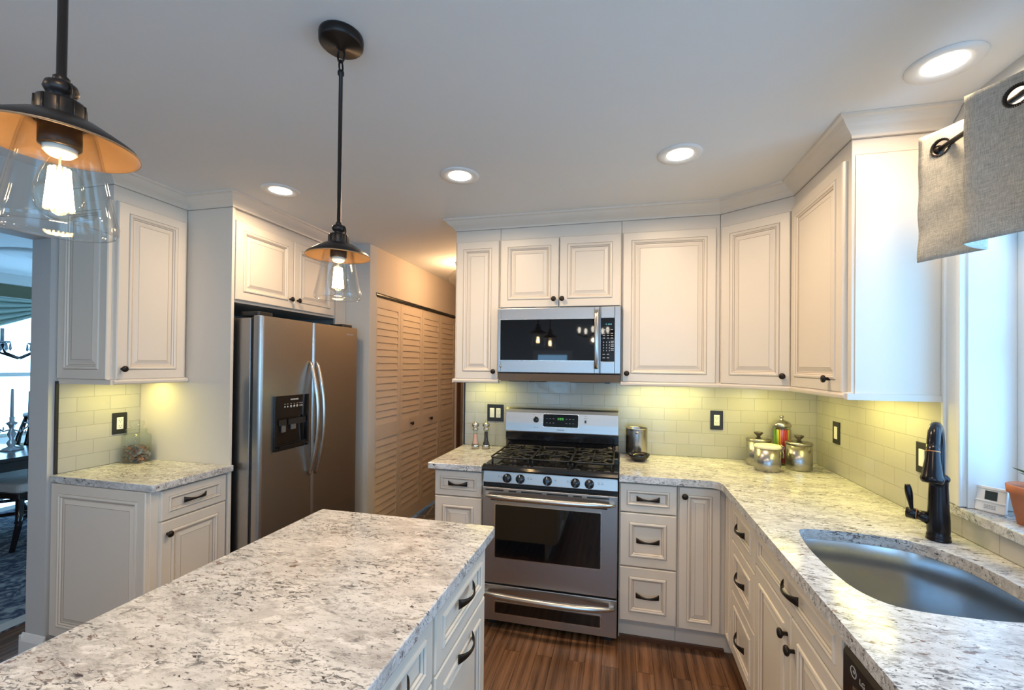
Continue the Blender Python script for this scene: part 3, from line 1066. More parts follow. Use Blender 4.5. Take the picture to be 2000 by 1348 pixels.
# diagonal corner
t = thing('corner_wall_cabinet', 'cream wall cabinet set diagonally across the corner above the canisters', 'cabinet', (.545, 2.66, 0), math.atan2(-.22, .30))
A = -math.atan2(-.22, .30)
def wl(x, y):
    dx, dy = x - .545, y - 2.66
    return (dx * math.cos(A) - dy * math.sin(A), dx * math.sin(A) + dy * math.cos(A))
b = MB(); b.prism([wl(.545, 2.66), wl(.845, 2.44), wl(1.152, 2.44), wl(1.152, 2.956), wl(.545, 2.956)], UZ0, UT); b.build('carcass', t)
o = front(t, 'door', .012, UZ0 + .002, .360, UZ1); knob(o, .333, 1.447)
rail(t, .372); lightbar(t, .04, .34, .22, 1.6)
# right of corner with end panel
t = wallcab('cream wall cabinet on the right wall, its plain side towards the window', (.845, 2.44, 0), -PI / 2, .557, .307, UZ0, UT)
o = front(t, 'door', .014, UZ0 + .002, .530, UZ1 + .008); knob(o, .43, 1.447)
b = MB(); b.box(.557, .012, UZ0, .561, .305, 2.298); b.box(.557, .012, 2.298, .5585, .305, 2.3015, 'glaze'); b.build('end_panel', t)
b = MB(); b.box(.561, .286, 1.405, .572, .307, 1.412, 'blackplastic'); b.build('cable_clip', t)
rail(t, .556, side_r=True, d=.305); lightbar(t, .04, .50, .17, 1.8)
b = MB()
sweep(b, [(-1.062, 2.955), (-1.062, 2.66), (.545, 2.66), (.845, 2.44), (.845, 1.879), (1.153, 1.879)][::1], [(o_, z) for o_, z in CROWN], 'paint')
sweep(b, [(-1.062, 2.955), (-1.062, 2.66), (.545, 2.66), (.845, 2.44), (.845, 1.879), (1.153, 1.879)], [(-.001, 2.3585), (.0035, 2.3585), (.0035, 2.3622), (-.001, 2.3622)], 'glaze')
struct('trim_2', b, 'cream crown molding over the range wall and corner cabinets')
# left uppers
t = wallcab('cream wall cabinet above the coin jar, panelled on its side', (-2.44, 1.602, 0), PI / 2, .371, .337, UZ0, UT)
o = front(t, 'door', .010, UZ0 + .002, .352, UZ1); knob(o, .034, 1.450)
front(t, 'side_panel', .003, UZ0 + .002, .335, UZ1, tf=Matrix(((0, 1, 0, 0), (-1, 0, 0, .338), (0, 0, 1, 0), (0, 0, 0, 1))))
rail(t, .371, side_l=True, d=.335); lightbar(t, .06, .33, .17, 1.2)
t = thing('refrigerator_surround', 'tall cream panel between the coin jar counter and the refrigerator', 'panel', (-2.78, 1.976, 0))
b = MB(); b.box(.001, 0, 0, .655, .018, UT); b.build('board', t, .001, 1)
t = wallcab('cream wall cabinet with two doors above the refrigerator', (-2.14, 1.996, 0), PI / 2, .905, .635, 1.830, UT)
o = front(t, 'door', .003, 1.845, .443, UZ1 + .012); knob(o, .412, 1.905)
o = front(t, 'door', .449, 1.845, .862, UZ1 + .012); knob(o, .478, 1.905)
b = MB(); b.box(.905, -.001, 1.752, 1.03, .018, UT); b.box(.898, -.004, 1.752, .912, -.0005, UT); b.build('filler_strip', t)
b = MB()
sweep(b, [(XL + .001, 1.602), (-2.44, 1.602), (-2.44, 1.976), (-2.125, 1.976), (-2.125, 3.028)], CROWN, 'paint')
sweep(b, [(XL + .001, 1.602), (-2.44, 1.602), (-2.44, 1.976), (-2.125, 1.976), (-2.125, 3.028)], [(-.001, 2.3585), (.0035, 2.3585), (.0035, 2.3622), (-.001, 2.3622)], 'glaze')
struct('trim_3', b, 'cream crown molding over the refrigerator and the left cabinets')

# ------------------------------------------------------------------ gas range
RW = .757
t = thing('gas_range', 'stainless steel gas range with black cooktop between the base cabinets', 'range', (-.767, 2.36, 0))
b = MB(); b.box(.003, .045, .02, RW - .003, .585, .885, 'steel_dark'); b.box(.03, .05, 0, .07, .10, .02, 'blackplastic'); b.box(RW - .07, .05, 0, RW - .03, .10, .02, 'blackplastic'); b.build('body', t)
def frame_panel(mb, x0, z0, x1, z1, hx0, hz0, hx1, hz1, y0, y1, m):
    mb.box(x0, y0, z0, hx0, y1, z1, m); mb.box(hx1, y0, z0, x1, y1, z1, m)
    mb.box(hx0, y0, z0, hx1, y1, hz0, m); mb.box(hx0, y0, hz1, hx1, y1, z1, m)
def rr(x0, z0, x1, z1, r, n=4):
    return rounded([(x0, z0), (x1, z0), (x1, z1), (x0, z1)], r, n)
def plate(mb, poly, y0, y1, m):       # polygon in xz extruded along y
    n = len(poly)
    a = [mb.av((p[0], y0, p[1])) for p in poly]
    c = [mb.av((p[0], y1, p[1])) for p in poly]
    mb.face(a, m); mb.face(c[::-1], m)
    for k in range(n):
        mb.face([a[k], a[(k + 1) % n], c[(k + 1) % n], c[k]], m)
def bowhandle(parent, x0, x1, z, bow=.052, r=.0165, name='handle'):
    b = MB()
    pts, rad = [], []
    n = 26
    for k in range(n + 1):
        tt = k / n
        s = math.sin(PI * tt)
        pts.append((x0 + (x1 - x0) * tt, -.012 - bow * s ** .55, z + .006 * s))
        rad.append(r * (.55 + .45 * min(1, s * 2.2)))
    b.tube(pts, rad, 12, 'steel_h')
    b.box(x0 + .004, -.02, z - .008, x0 + .03, .002, z + .008, 'steel_h'); b.box(x1 - .03, -.02, z - .008, x1 - .004, .002, z + .008, 'steel_h')
    return b.build(name, parent)
# drawer
b = MB(); plate(b, rr(.003, .045, RW - .003, .246, .006), 0, .04, 'steel'); dw = b.build('warming_drawer', t, .003, 2)
b = MB(); plate(b, rr(.078, .088, .672, .158, .004), -.003, .001, 'steel_h'); plate(b, rr(.083, .093, .667, .153, .004), -.0042, .0, 'blackglass'); b.build('window', dw)
bowhandle(dw, .012, .742, .206)
# oven door
b = MB(); plate(b, rr(.003, .256, RW - .003, .795, .006), 0, .042, 'steel'); dr = b.build('oven_door', t, .003, 2)
b = MB(); plate(b, rr(.074, .398, .672, .706, .006), -.003, .001, 'steel_h'); plate(b, rr(.080, .404, .666, .700, .006), -.0045, .0, 'blackglass'); b.build('window', dr)
b = MB()
for x0, x1 in ((.02, .125), (.155, .20), (.228, .345), (.372, .49), (.518, .565), (.592, .71)):
    b.box(x0, -.0008, .776, x1, .01, .784, 'dark')
for x0, x1 in ((.05, .125), (.155, .22), (.235, .365), (.380, .51), (.54, .60), (.615, .70)):
    b.box(x0, -.0008, .722, x1, .01, .729, 'dark')
b.build('vent_slots', dr)
bowhandle(dr, .010, .742, .752)
# control panel
b = MB(); b.prism_x([(-.002, .822), (.045, .822), (.06, .886), (.012, .886)], .003, RW - .003, 'steel'); cp = b.build('control_panel', t, .003, 2)
b = MB(); b.box(.004, .03, .797, RW - .004, .05, .822, 'dark'); b.build('panel_gap', t)
for x in (.145, .221, .375, .529, .604):
    b = MB(); b.tf = Matrix.Translation((x, .006, .850)) @ Matrix.Rotation(R_(-12), 4, 'X')
    b.lathe([(.0255, -.002), (.0255, .003), (.024, .005), (.023, .018), (.019, .022), (0, .0225)], (0, 0, 0), 'y-', 24, 'knobblack')
    kb = b.build('burner_knob', t)
    b = MB(); b.tf = Matrix.Translation((x, .006, .850)) @ Matrix.Rotation(R_(-12), 4, 'X'); b.box(-.0045, -.029, -.022, .0045, -.018, .022, 'knobblack'); b.build('grip', kb)
    b = MB(); b.tf = Matrix.Translation((x, .006, .850)) @ Matrix.Rotation(R_(-12), 4, 'X'); b.box(-.0012, -.0295, .010, .0012, -.0285, .021, 'white'); b.build('pointer', kb)
b = MB(); b.tf = Matrix.Translation((0, .0, .850)) @ Matrix.Rotation(R_(-12), 4, 'X')
for x in (.092, .108, .262, .278, .415, .482, .497, .650, .668):
    b.box(x, -.0012 + .004, .004, x + .010, .006, .0065, 'legend_dark'); b.box(x, .003, .011, x + .007, .006, .0125, 'legend_dark')
b.build('printed_marks', cp)
# cooktop
b = MB()
prof = [(-.008, .888), (-.010, .898), (-.004, .912), (.010, .921), (.030, .922), (.055, .915), (.470, .915), (.49, .922), (.50, .930), (.512, .930), (.512, .888)]
b.prism_x(prof, .001, RW - .001, 'blackgloss'); b.build('cooktop', t, .002, 2)
BURN = [(.145, .16, .04), (.145, .375, .034), (.3785, .265, .038), (.612, .16, .045), (.612, .375, .032)]
for x, y, r in BURN:
    b = MB(); b.lathe([(r + .02, .9150), (r + .018, .919), (r, .921), (r, .929), (r - .004, .931)], (x, y, 0), 'z', 24, 'castiron'); b.lathe([(r - .003, .931), (r - .003, .937), (r - .008, .939), (0, .9395)], (x, y, 0), 'z', 24, 'blackgloss'); b.build('burner', t)
for x0, x1, ys in ((.030, .262, (.16, .375)), (.268, .490, (.265,)), (.496, .727, (.16, .375))):
    b = MB()
    y0, y1, z = .055, .468, .952
    b.tube([(p[0], p[1], z) for p in rounded([(x0, y0), (x1, y0), (x1, y1), (x0, y1)], .03, 4)], .0052, 8, 'castiron', closed=True)
    xm = (x0 + x1) / 2
    for yy in ys:
        ring = [(xm + .078 * math.cos(a * PI / 12), yy + .068 * math.sin(a * PI / 12), z + .001) for a in range(24)]
        b.tube(ring, .0045, 8, 'castiron', closed=True)
        for a in range(8):
            an = a * PI / 4 + PI / 8 * (0 if a % 2 == 0 else 0)
            c_, s_ = math.cos(an), math.sin(an)
            ex = min(abs((x1 - xm) / c_) if abs(c_) > .01 else 9, abs(.10 / s_) if abs(s_) > .01 else 9)
            b.tube([(xm + c_ * .022, yy + s_ * .022, z + .004), (xm + c_ * .06, yy + s_ * .06, z + .004), (xm + c_ * ex, yy + s_ * ex, z)], .0048, 6, 'castiron')
    if len(ys) == 2:
        ym = (ys[0] + ys[1]) / 2
        b.tube([(x0, ym, z), (x1, ym, z)], .005, 6, 'castiron')
    for px in (x0 + .01, x1 - .01):
        for py in (y0 + .01, y1 - .01):
            b.tube([(px, py, .914), (px, py, z)], .0055, 6, 'castiron')
    b.build('grate', t)
# backguard
b = MB(); b.prism_x([(.49, .925), (.505, .94), (.500, .975), (.492, .985), (.492, 1.045), (.575, 1.045), (.575, .925)], .004, RW - .004, 'blackgloss'); b.build('backguard_base', t, .002, 2)
b = MB()
pr_ = [(.470, 1.040), (.466, 1.046), (.472, 1.10), (.484, 1.17), (.492, 1.190), (.505, 1.200), (.575, 1.200), (.575, 1.040)]
b.prism_x(pr_, .004, RW - .004, 'steel'); bgd = b.build('backguard', t, .006, 3)
TB = Matrix.Translation((0, .4765, 1.125)) @ Matrix.Rotation(R_(-9), 4, 'X')
b = MB(); b.tf = TB; plate(b, rr(.262, -.046, .500, .044, .012), -.003, .004, 'steel_h'); plate(b, rr(.266, -.042, .496, .040, .010), -.0045, .002, 'blackglass'); dp = b.build('clock_panel', t)
b = MB(); b.tf = TB
for x, h in ((.362, 0), (.376, 1), (.390, 1)):
    b.box(x, -.0056, .004, x + .002, -.0045, .018, 'green'); b.box(x + .007, -.0056, .004, x + .009, -.0045, .018, 'green')
    if h:
        for z in (.004, .0105, .017):
            b.box(x, -.0056, z, x + .009, -.0045, z + .0015, 'green')
b.build('clock_digits', dp)
b = MB(); b.tf = TB
for i in range(3):
    for z in (.010, -.018):
        b.box(.285 + i * .022, -.0052, z, .295 + i * .022, -.0045, z + .002, 'legend'); b.box(.415 + i * .022, -.0052, z, .425 + i * .022, -.0045, z + .002, 'legend')
b.build('button_legends', dp)
b = MB(); b.tf = TB
b.lathe([(.019, -.002), (.019, .004), (.017, .016), (.013, .02), (0, .0205)], (.217, 0, 0), 'y-', 20, 'knobblack'); b.box(.214, -.026, -.017, .220, -.016, .023, 'knobblack'); b.build('timer_knob', t)
b = MB(); b.tf = TB; b.box(.537, -.003, -.010, .549, .002, .008, 'blackplastic'); b.build('indicator', t)
b = MB(); b.tf = TB
for x, z in ((.198, .032), (.24, .032), (.204, -.05), (.222, -.05), (.54, .034), (.534, .020), (.545, .020)):
    b.box(x, -.0022, z, x + .009, .001, z + .0028, 'legend_dark')
b.build('printed_marks', bgd)
tx = text('maker_lettering', 'FRIGIDAIRE', .010, .381, 0, -.062, 'legend_dark', t); tx.data.transform(TB @ Matrix.Translation((0, -.0025, 0)))

# ------------------------------------------------------------------ microwave
t = thing('microwave', 'stainless steel over-the-range microwave with black glass door', 'microwave', (-.757, 2.60, 1.39))
MWW = .752
b = MB(); b.box(.002, .03, .052, MWW - .002, .355, .452, 'steel_dark'); b.build('case', t)
b = MB(); b.prism_x([(.012, .047), (.03, .0), (.34, .0), (.34, .052), (.03, .052)], .002, MWW - .002, 'steel'); b.box(.06, .06, -.004, .30, .30, .001, 'gasket'); b.box(.45, .06, -.004, .69, .30, .001, 'gasket'); b.box(.20, .02, -.006, .23, .05, .002, 'blackplastic'); b.box(.66, .02, -.006, .69, .05, .002, 'blackplastic'); b.build('vent_base', t)
b = MB()
frame_panel(b, .001, .054, .628, .451, .020, .130, .600, .380, 0, .03, 'steel')
md_ = b.build('door', t, .003, 2)
b = MB(); b.box(.0205, .003, .1305, .5995, .028, .3795, 'blackglass'); b.build('window', md_)
b = MB(); frame_panel(b, .016, .126, .604, .384, .0202, .1302, .5998, .3798, -.002, .006, 'steel_h'); b.build('window_bezel', md_)
b = MB()
pts = []
n = 14
rings = []
for k in range(n + 1):
    tt = k / n
    y = -.018 - .030 * math.sin(PI * tt) ** .7
    z = .082 + (.430 - .082) * tt
    rings.append([(.600, y, z), (.604, y - .007, z), (.622, y - .007, z), (.626, y, z), (.622, y + .006, z), (.604, y + .006, z)])
b.loft(rings, 'steel_h'); b.box(.606, -.022, .084, .620, .002, .104, 'steel_h'); b.box(.606, -.022, .408, .620, .002, .428, 'steel_h')
b.build('handle', md_)
tx = text('maker_lettering', 'LG', .018, .048, -.0006, .092, 'legend', md_)
b = MB(); b.lathe([(.008, 0), (.008, .0012), (0, .0012)], (.024, 0, .092), 'y-', 16, 'pale_steel'); b.build('maker_roundel', md_)
b = MB()
frame_panel(b, .630, .054, MWW - .001, .451, .636, .126, .716, .382, 0, .03, 'steel')
cp = b.build('control_panel', t, .003, 2)
b = MB(); b.box(.6365, .001, .1265, .7155, .028, .3815, 'blackglass'); kp = b.build('keypad', cp)
b = MB()
for r in range(4):
    for c in range(3):
        b.box(.652 + c * .0165, .0003, .236 - r * .0165, .656 + c * .0165, .001, .243 - r * .0165, 'legend')
for z in (.312, .290, .277, .262):
    for x in (.648, .672, .694):
        b.box(x, .0003, z, x + .014, .001, z + .0045, 'legend')
for z in (.243, .234, .222, .213, .200, .190):
    b.box(.695, .0003, z, .712, .001, z + .0045, 'legend')
for z in (.166, .145):
    for x in (.648, .672):
        b.box(x, .0003, z, x + .014, .001, z + .0045, 'legend')
b.build('key_legends', kp)
b = MB()
for x in (.665, .678, .686, .694):
    b.box(x, .0003, .342, x + .005, .001, .350, 'cyan')
b.build('clock_digits', kp)

# ------------------------------------------------------------------ refrigerator
t = thing('refrigerator', 'stainless steel side-by-side refrigerator with a black dispenser', 'refrigerator', (-1.96, 2.015, 0), PI / 2)
FW = .905
b = MB(); b.box(.004, .075, .02, FW - .004, .78, 1.742, 'steel_v'); b.build('body', t, .004, 2)
b = MB(); b.box(.01, .03, .0, FW - .01, .10, .055, 'blackplastic'); b.build('base_grille', t)
b = MB(); b.box(.012, .050, .062, .412, .076, 1.748, 'gasket'); b.box(.424, .050, .062, FW - .008, .076, 1.748, 'gasket'); b.build('door_gasket', t)
def fdoor(x0, x1, name):
    b = MB()
    poly = []
    for k in range(7):
        a = PI + (PI / 2) * k / 6
        poly.append((x0 + .022 + .022 * math.cos(a), .022 + .022 * math.sin(a)))
    for k in range(4):
        a = -PI / 2 + (PI / 2) * k / 3
        poly.append((x1 - .008 + .008 * math.cos(a), .008 + .008 * math.sin(a)))
    poly += [(x1, .052), (x0, .052)]
    b.prism(poly, .062, 1.753, 'steel_v')
    o = b.build(name, t, .002, 1)
    return o
fz = fdoor(0, .417, 'freezer_door'); fd = fdoor(.423, FW, 'fridge_door')
def arc_handle(parent, x):
    b = MB()
    pts, rad = [], []
    for k in range(25):
        tt = k / 24
        s = math.sin(PI * tt)
        pts.append((x, -.006 - .060 * s ** .75, .765 + (1.497 - .765) * tt))
        rad.append(.0135 * (.62 + .38 * min(1, 2 * s)))
    b.tube(pts, rad, 12, 'steel_h', flat=(1, 1))
    return b.build('handle', parent)
arc_handle(fz, .390); arc_handle(fd, .448)
b = MB(); frame_panel(b, .094, .968, .373, 1.292, .112, 1.005, .358, 1.165, -.014, .002, 'blackgloss'); b.box(.112, -.001, 1.005, .358, .001, 1.165, 'blackglass')
dsp = b.build('dispenser', fz, .003, 2)
b = MB(); b.box(.125, -.013, 1.115, .185, -.004, 1.150, 'blackplastic'); b.box(.150, -.012, 1.075, .180, -.003, 1.118, 'slot'); b.box(.225, -.012, 1.085, .262, -.003, 1.118, 'slot'); b.box(.20, -.013, 1.115, .345, -.004, 1.150, 'blackplastic'); b.build('paddles', dsp)
b = MB(); b.box(.114, -.030, .985, .356, -.014, .998, 'blackgloss'); b.build('drip_tray', dsp)
b = MB()
for k, x in enumerate((.168, .190, .217, .243, .268, .292, .308)):
    r = .008 if k in (2, 3, 4) else .0055
    b.lathe([(r, 0), (r, .0008), (0, .0008)], (x, -.014, 1.225), 'y-', 12, 'legend'); b.box(x - .005, -.0146, 1.240, x + .005, -.014, 1.243, 'legend')
b.build('button_legends', dsp)
text('maker_lettering', 'FRIGIDAIRE', .013, .245, -.0143, 1.266, 'white', dsp)
text('maker_lettering', 'FRIGIDAIRE', .017, .815, -.0004, 1.700, 'legend', fd)
for x in (.012, .780):
    b = MB(); b.prism(rounded([(x, .03), (x + .11, .03), (x + .11, .12), (x, .16)], .02), 1.7535, 1.778, 'blackplastic'); b.build('hinge_cover', t, .004, 2)

# ------------------------------------------------------------------ dishwasher
t = thing('dishwasher', 'dark steel dishwasher under the counter, nearest the camera on the right', 'dishwasher', (.545, 1.182, 0), -PI / 2)
b = MB(); b.box(.004, .01, .10, .594, .58, .872, 'gasket'); b.build('tub', t)
b = MB(); b.box(.003, -.028, .105, .595, .012, .712, 'steel_dark'); b.build('door', t, .004, 2)
b = MB(); b.prism_x([(-.030, .716), (-.030, .828), (-.024, .838), (.012, .846), (.012, .716)], .003, .595, 'steel_dark'); cpd = b.build('control_panel', t, .002, 2)
b = MB(); b.box(.05, -.0315, .722, .55, -.029, .775, 'steel_h'); b.build('pocket_handle', cpd)
b = MB(); b.tf = Matrix.Translation((.052, -.0303, .806)); b.lathe([(.013, 0), (.013, .0008), (.0105, .0008), (.0105, 0)], (0, 0, 0), 'y-', 20, 'legend', False); b.lathe([(.004, 0), (.004, .0008), (0, .0008)], (.002, 0, .001), 'y-', 10, 'legend'); b.build('maker_roundel', cpd)
text('maker_lettering', 'LG', .018, .088, -.0306, .803, 'legend', cpd)

# ------------------------------------------------------------------ faucet
t = thing('kitchen_faucet', 'dark bronze pull-down faucet with side lever behind the sink', 'faucet', (1.048, 1.758, .914), R_(-36))
b = MB()
b.lathe([(.033, 0), (.033, .004), (.031, .008), (.0318, .012), (.031, .018), (.0292, .021), (.0305, .035), (.030, .07), (.0275, .11), (.0262, .15), (.0248, .18), (.0255, .198), (.0285, .203), (.0295, .209), (.0275, .214), (.0225, .220), (.0165, .224)], (0, 0, 0), 'z', 32, 'bronze2')
b.build('body', t)
b = MB()
pts = []
H0, RA = .30, .072
for k in range(6):
    pts.append((0, 0, .215 + (H0 - .215) * k / 6))
for k in range(15):
    a = PI * k / 14 * .94
    pts.append((0, -RA + RA * math.cos(a), H0 + .088 * math.sin(a)))
b.tube(pts, [.0165] * len(pts), 16, 'bronze2')
b.build('spout', t)
b = MB()
e = Vector(pts[-1]); d_ = (Vector(pts[-1]) - Vector(pts[-2])).normalized()
q = d_.to_track_quat('Z', 'Y').to_matrix().to_4x4()
b.tf = Matrix.Translation(e) @ q
b.lathe([(.0168, -.02), (.0172, .004), (.0178, .012), (.019, .03), (.023, .055), (.0262, .078), (.0282, .083), (.0285, .090), (.0265, .096), (.022, .100), (0, .100)], (0, 0, 0), 'z', 28, 'bronze2')
hd = b.build('spray_head', t)
b = MB(); b.tf = Matrix.Translation(e) @ q; b.lathe([(.0175, -.0012), (.0182, -.0004), (.0182, .0016), (.0175, .0024)], (0, 0, 0), 'z', 28, 'copper', False); b.build('copper_ring', hd)
hv = Vector((-.76, .64, 0)).normalized()
ml = Matrix.Rotation(R_(36), 4, 'Z')
hl = (ml @ hv)
b = MB()
b.tube([hl * .02 + Vector((0, 0, .066)), hl * .045 + Vector((0, 0, .070)), hl * .054 + Vector((0, 0, .071))], [.024, .017, .0165], 16, 'bronze2')
b.tube([hl * .056 + Vector((0, 0, .071)), hl * .082 + Vector((0, 0, .071))], [.0185, .0185], 18, 'bronze2')
b.build('handle_hub', t)
b = MB(); b.tube([hl * .053 + Vector((0, 0, .071)), hl * .0562 + Vector((0, 0, .071))], [.0176, .0176], 18, 'copper'); b.build('copper_ring', t)
b = MB()
lv, rd = [], []
for k in range(14):
    tt = k / 13
    lv.append(hl * (.068 + .012 * tt) + Vector((0, 0, .082 + .088 * tt)))
    rd.append(.0045 + .010 * math.sin(PI * min(1, .08 + tt * .86)) ** 1.0 * (tt ** 1.2) + .001)
b.tube(lv, rd, 12, 'bronze2'); b.build('lever', t)

# ------------------------------------------------------------------ outlets and switches
def device(label, loc, rz, kinds, cat, name):
    t = thing(name, label, cat, loc, rz)
    w = .074 + .046 * (len(kinds) - 1)
    b = MB(); plate(b, rr(-w / 2, -.060, w / 2, .060, .004), -.014, -.0082, 'blackplastic'); b.build('face_plate', t, .002, 2)
    for i, k in enumerate(kinds):
        x = (i - (len(kinds) - 1) / 2) * .046
        b = MB(); b.box(x - .0168, -.0165, -.0335, x + .0168, -.013, .0335, 'white')
        o = b.build('rocker_switch' if k == 's' else 'receptacle', t, .0015, 1)
        if k == 'o':
            b = MB()
            for z in (-.018, .013):
                b.box(x - .0075, -.017, z, x - .0055, -.0160, z + .008, 'slot'); b.box(x + .0055, -.017, z, x + .0075, -.0160, z + .008, 'slot'); b.box(x - .002, -.017, z - .008, x + .002, -.0160, z - .004, 'slot')
            b.build('slots', o)
    return t
device('black double plate with a switch and an outlet, above the mills', (-.867, YB, 1.149), 0, 'so', 'outlet', 'switch_and_outlet')
device('black plate outlet on the back wall between range and canisters', (.588, YB, 1.154), 0, 'o', 'outlet', 'wall_outlet')
device('black plate switch on the right wall, above the canister corner', (XR, 2.70, 1.138), -PI / 2, 's', 'switch', 'wall_switch')
device('black plate switch on the right wall, half hidden by the faucet', (XR, 2.005, 1.145), -PI / 2, 's', 'switch', 'wall_switch')
device('black plate outlet on the left tile wall behind the coin jar', (XL, 1.866, 1.136), PI / 2, 'o', 'outlet', 'wall_outlet')

# ------------------------------------------------------------------ ceiling lights
def downlight(x, y, label, power):
    t = thing('recessed_light', label, 'ceiling light', (x, y, CEIL), 0, 'recessed ceiling lights')
    b = MB(); b.lathe([(.096, 0), (.094, -.005), (.074, -.006), (.058, -.003), (.054, .0)], (0, 0, -.0005), 'z', 36, 'recess', False); b.build('trim_ring', t)
    b = MB(); b.lathe([(.055, -.0015), (.04, -.003), (0, -.004)], (0, 0, -.0005), 'z', 32, 'lens', False); b.build('lens', t)
    l = area('downlight', (0, 0, -.012), (0, 0, 0), .105, .105, power, WARM, shape='DISK', spread=168)
    l.parent = t
    return t
DL = 8.2
downlight(-1.818, 1.985, 'round recessed ceiling light in front of the refrigerator cabinets', DL * .75)
downlight(-.79, 2.015, 'round recessed ceiling light left of the range, over the walkway', DL)
downlight(.244, 2.015, 'round recessed ceiling light in front of the single-door wall cabinet', DL)
downlight(.957, 1.584, 'round recessed ceiling light over the sink by the curtain', DL * .45)

def pendant(x, y, label, power):
    t = thing('pendant_light', label, 'pendant light', (x, y, CEIL), 0)
    UP = .028
    b = MB(); b.lathe([(0, 0), (.060, 0), (.061, -.006), (.060, -.024), (.055, -.029), (.015, -.032), (.010, -.040), (0, -.040)], (0, 0, -.0005), 'z', 32, 'bronze'); b.build('canopy', t)
    b = MB()
    z0 = -.036
    b.tube([(.011 * math.cos(a), 0, z0 - .020 + .020 * math.sin(a)) for a in [k * PI / 8 for k in range(16)]], .0028, 8, 'bronze', closed=True)
    b.tube([(0, .008 * math.cos(a), z0 - .052 + .018 * math.sin(a)) for a in [k * PI / 8 for k in range(16)]], .0026, 8, 'bronze', closed=True)
    b.build('chain_link', t)
    b = MB(); b.lathe([(.0075, -.100), (.009, -.104), (.009, -.112), (.0056, -.116), (.0056, -.535), (.009, -.538), (.009, -.548)], (0, 0, 0), 'z', 14, 'bronze'); b.build('rod', t)
    b = MB(); b.tf = Matrix.Translation((0, 0, UP))
    b.lathe([(.010, -.572), (.017, -.576), (.019, -.584), (.016, -.590), (.010, -.594), (.011, -.598), (.025, -.600), (.0265, -.604), (.0265, -.630), (.025, -.634)], (0, 0, 0), 'z', 24, 'bronze')
    for k in range(10):
        a = 2 * PI * k / 10
        b.tube([(.026 * math.cos(a), .026 * math.sin(a), -.602), (.027 * math.cos(a), .027 * math.sin(a), -.632)], .0018, 6, 'bronze')
    b.tube([(.014 + .009 * math.cos(a), 0, -.590 + .014 * math.sin(a)) for a in [k * PI / 6 for k in range(12)]], .0022, 6, 'bronze', closed=True)
    b.build('socket_cap', t)
    b = MB(); b.tf = Matrix.Translation((0, 0, UP)); b.lathe([(.030, -.626), (.045, -.630), (.064, -.642), (.083, -.655), (.087, -.661)], (0, 0, 0), 'z', 48, 'bronze', False); b.lathe([(.087, -.661), (.0872, -.6635), (.0858, -.6635), (.082, -.658), (.064, -.6455), (.045, -.6335), (.030, -.6295)], (0, 0, 0), 'z', 48, 'brass_in', False); b.build('shade', t)
    b = MB(); b.tf = Matrix.Translation((0, 0, UP)); b.lathe([(.0225, -.632), (.0225, -.664), (.020, -.666)], (0, 0, 0), 'z', 24, 'bronze'); b.lathe([(.018, -.664), (.018, -.672), (.012, -.678), (0, -.678)], (0, 0, 0), 'z', 20, 'socket'); b.build('lamp_socket', t)
    # glass shade: outer and inner skins
    out = [(.037, -.638), (.042, -.660), (.0485, -.695), (.055, -.730), (.061, -.758), (.0640, -.770), (.0637, -.778), (.0600, -.784)]
    b = MB(); b.tf = Matrix.Translation((0, 0, UP)); b.lathe(out + [(.0582, -.782), (.0602, -.776), (.0610, -.769), (.0583, -.757), (.0524, -.730), (.0459, -.695), (.0394, -.660), (.0344, -.638)], (0, 0, 0), 'z', 48, 'glass', False); b.build('glass_shade', t)
    b = MB(); b.tf = Matrix.Translation((0, 0, UP)); b.lathe([(.010, -.672), (.012, -.682), (.021, -.702), (.0262, -.722), (.0270, -.738), (.0235, -.754), (.014, -.765), (.004, -.769), (0, -.769)], (0, 0, 0), 'z', 28, 'bulbglass'); bl = b.build('bulb', t)
    b = MB(); b.tf = Matrix.Translation((0, 0, UP))
    for k in range(12):
        a = 2 * PI * k / 12
        a2 = a + PI / 12
        b.tube([(.010 * math.cos(a), .010 * math.sin(a), -.695), (.0145 * math.cos(a), .0145 * math.sin(a), -.752)], .0015, 5, 'filament')
        b.tube([(.0145 * math.cos(a), .0145 * math.sin(a), -.752), (.010 * math.cos(a + PI / 6), .010 * math.sin(a + PI / 6), -.695)], .0015, 5, 'filament')
    b.tube([(0, 0, -.676), (0, 0, -.750)], .0016, 6, 'socket')
    b.build('filament', bl)
    d = bpy.data.lights.new('bulb_glow', 'POINT'); d.energy = power; d.color = (1.0, .66, .34); d.shadow_soft_size = .012
    o = bpy.data.objects.new('bulb_glow', d); COL.objects.link(o); o.parent = t; o.location = (0, 0, -.725 + UP)
    return t
pendant(-.79, 1.08, 'bronze pendant with clear glass shade, the one nearer the range', 2.6)
pendant(-.776, .442, 'bronze pendant with clear glass shade, the large one nearer the camera', 2.6)
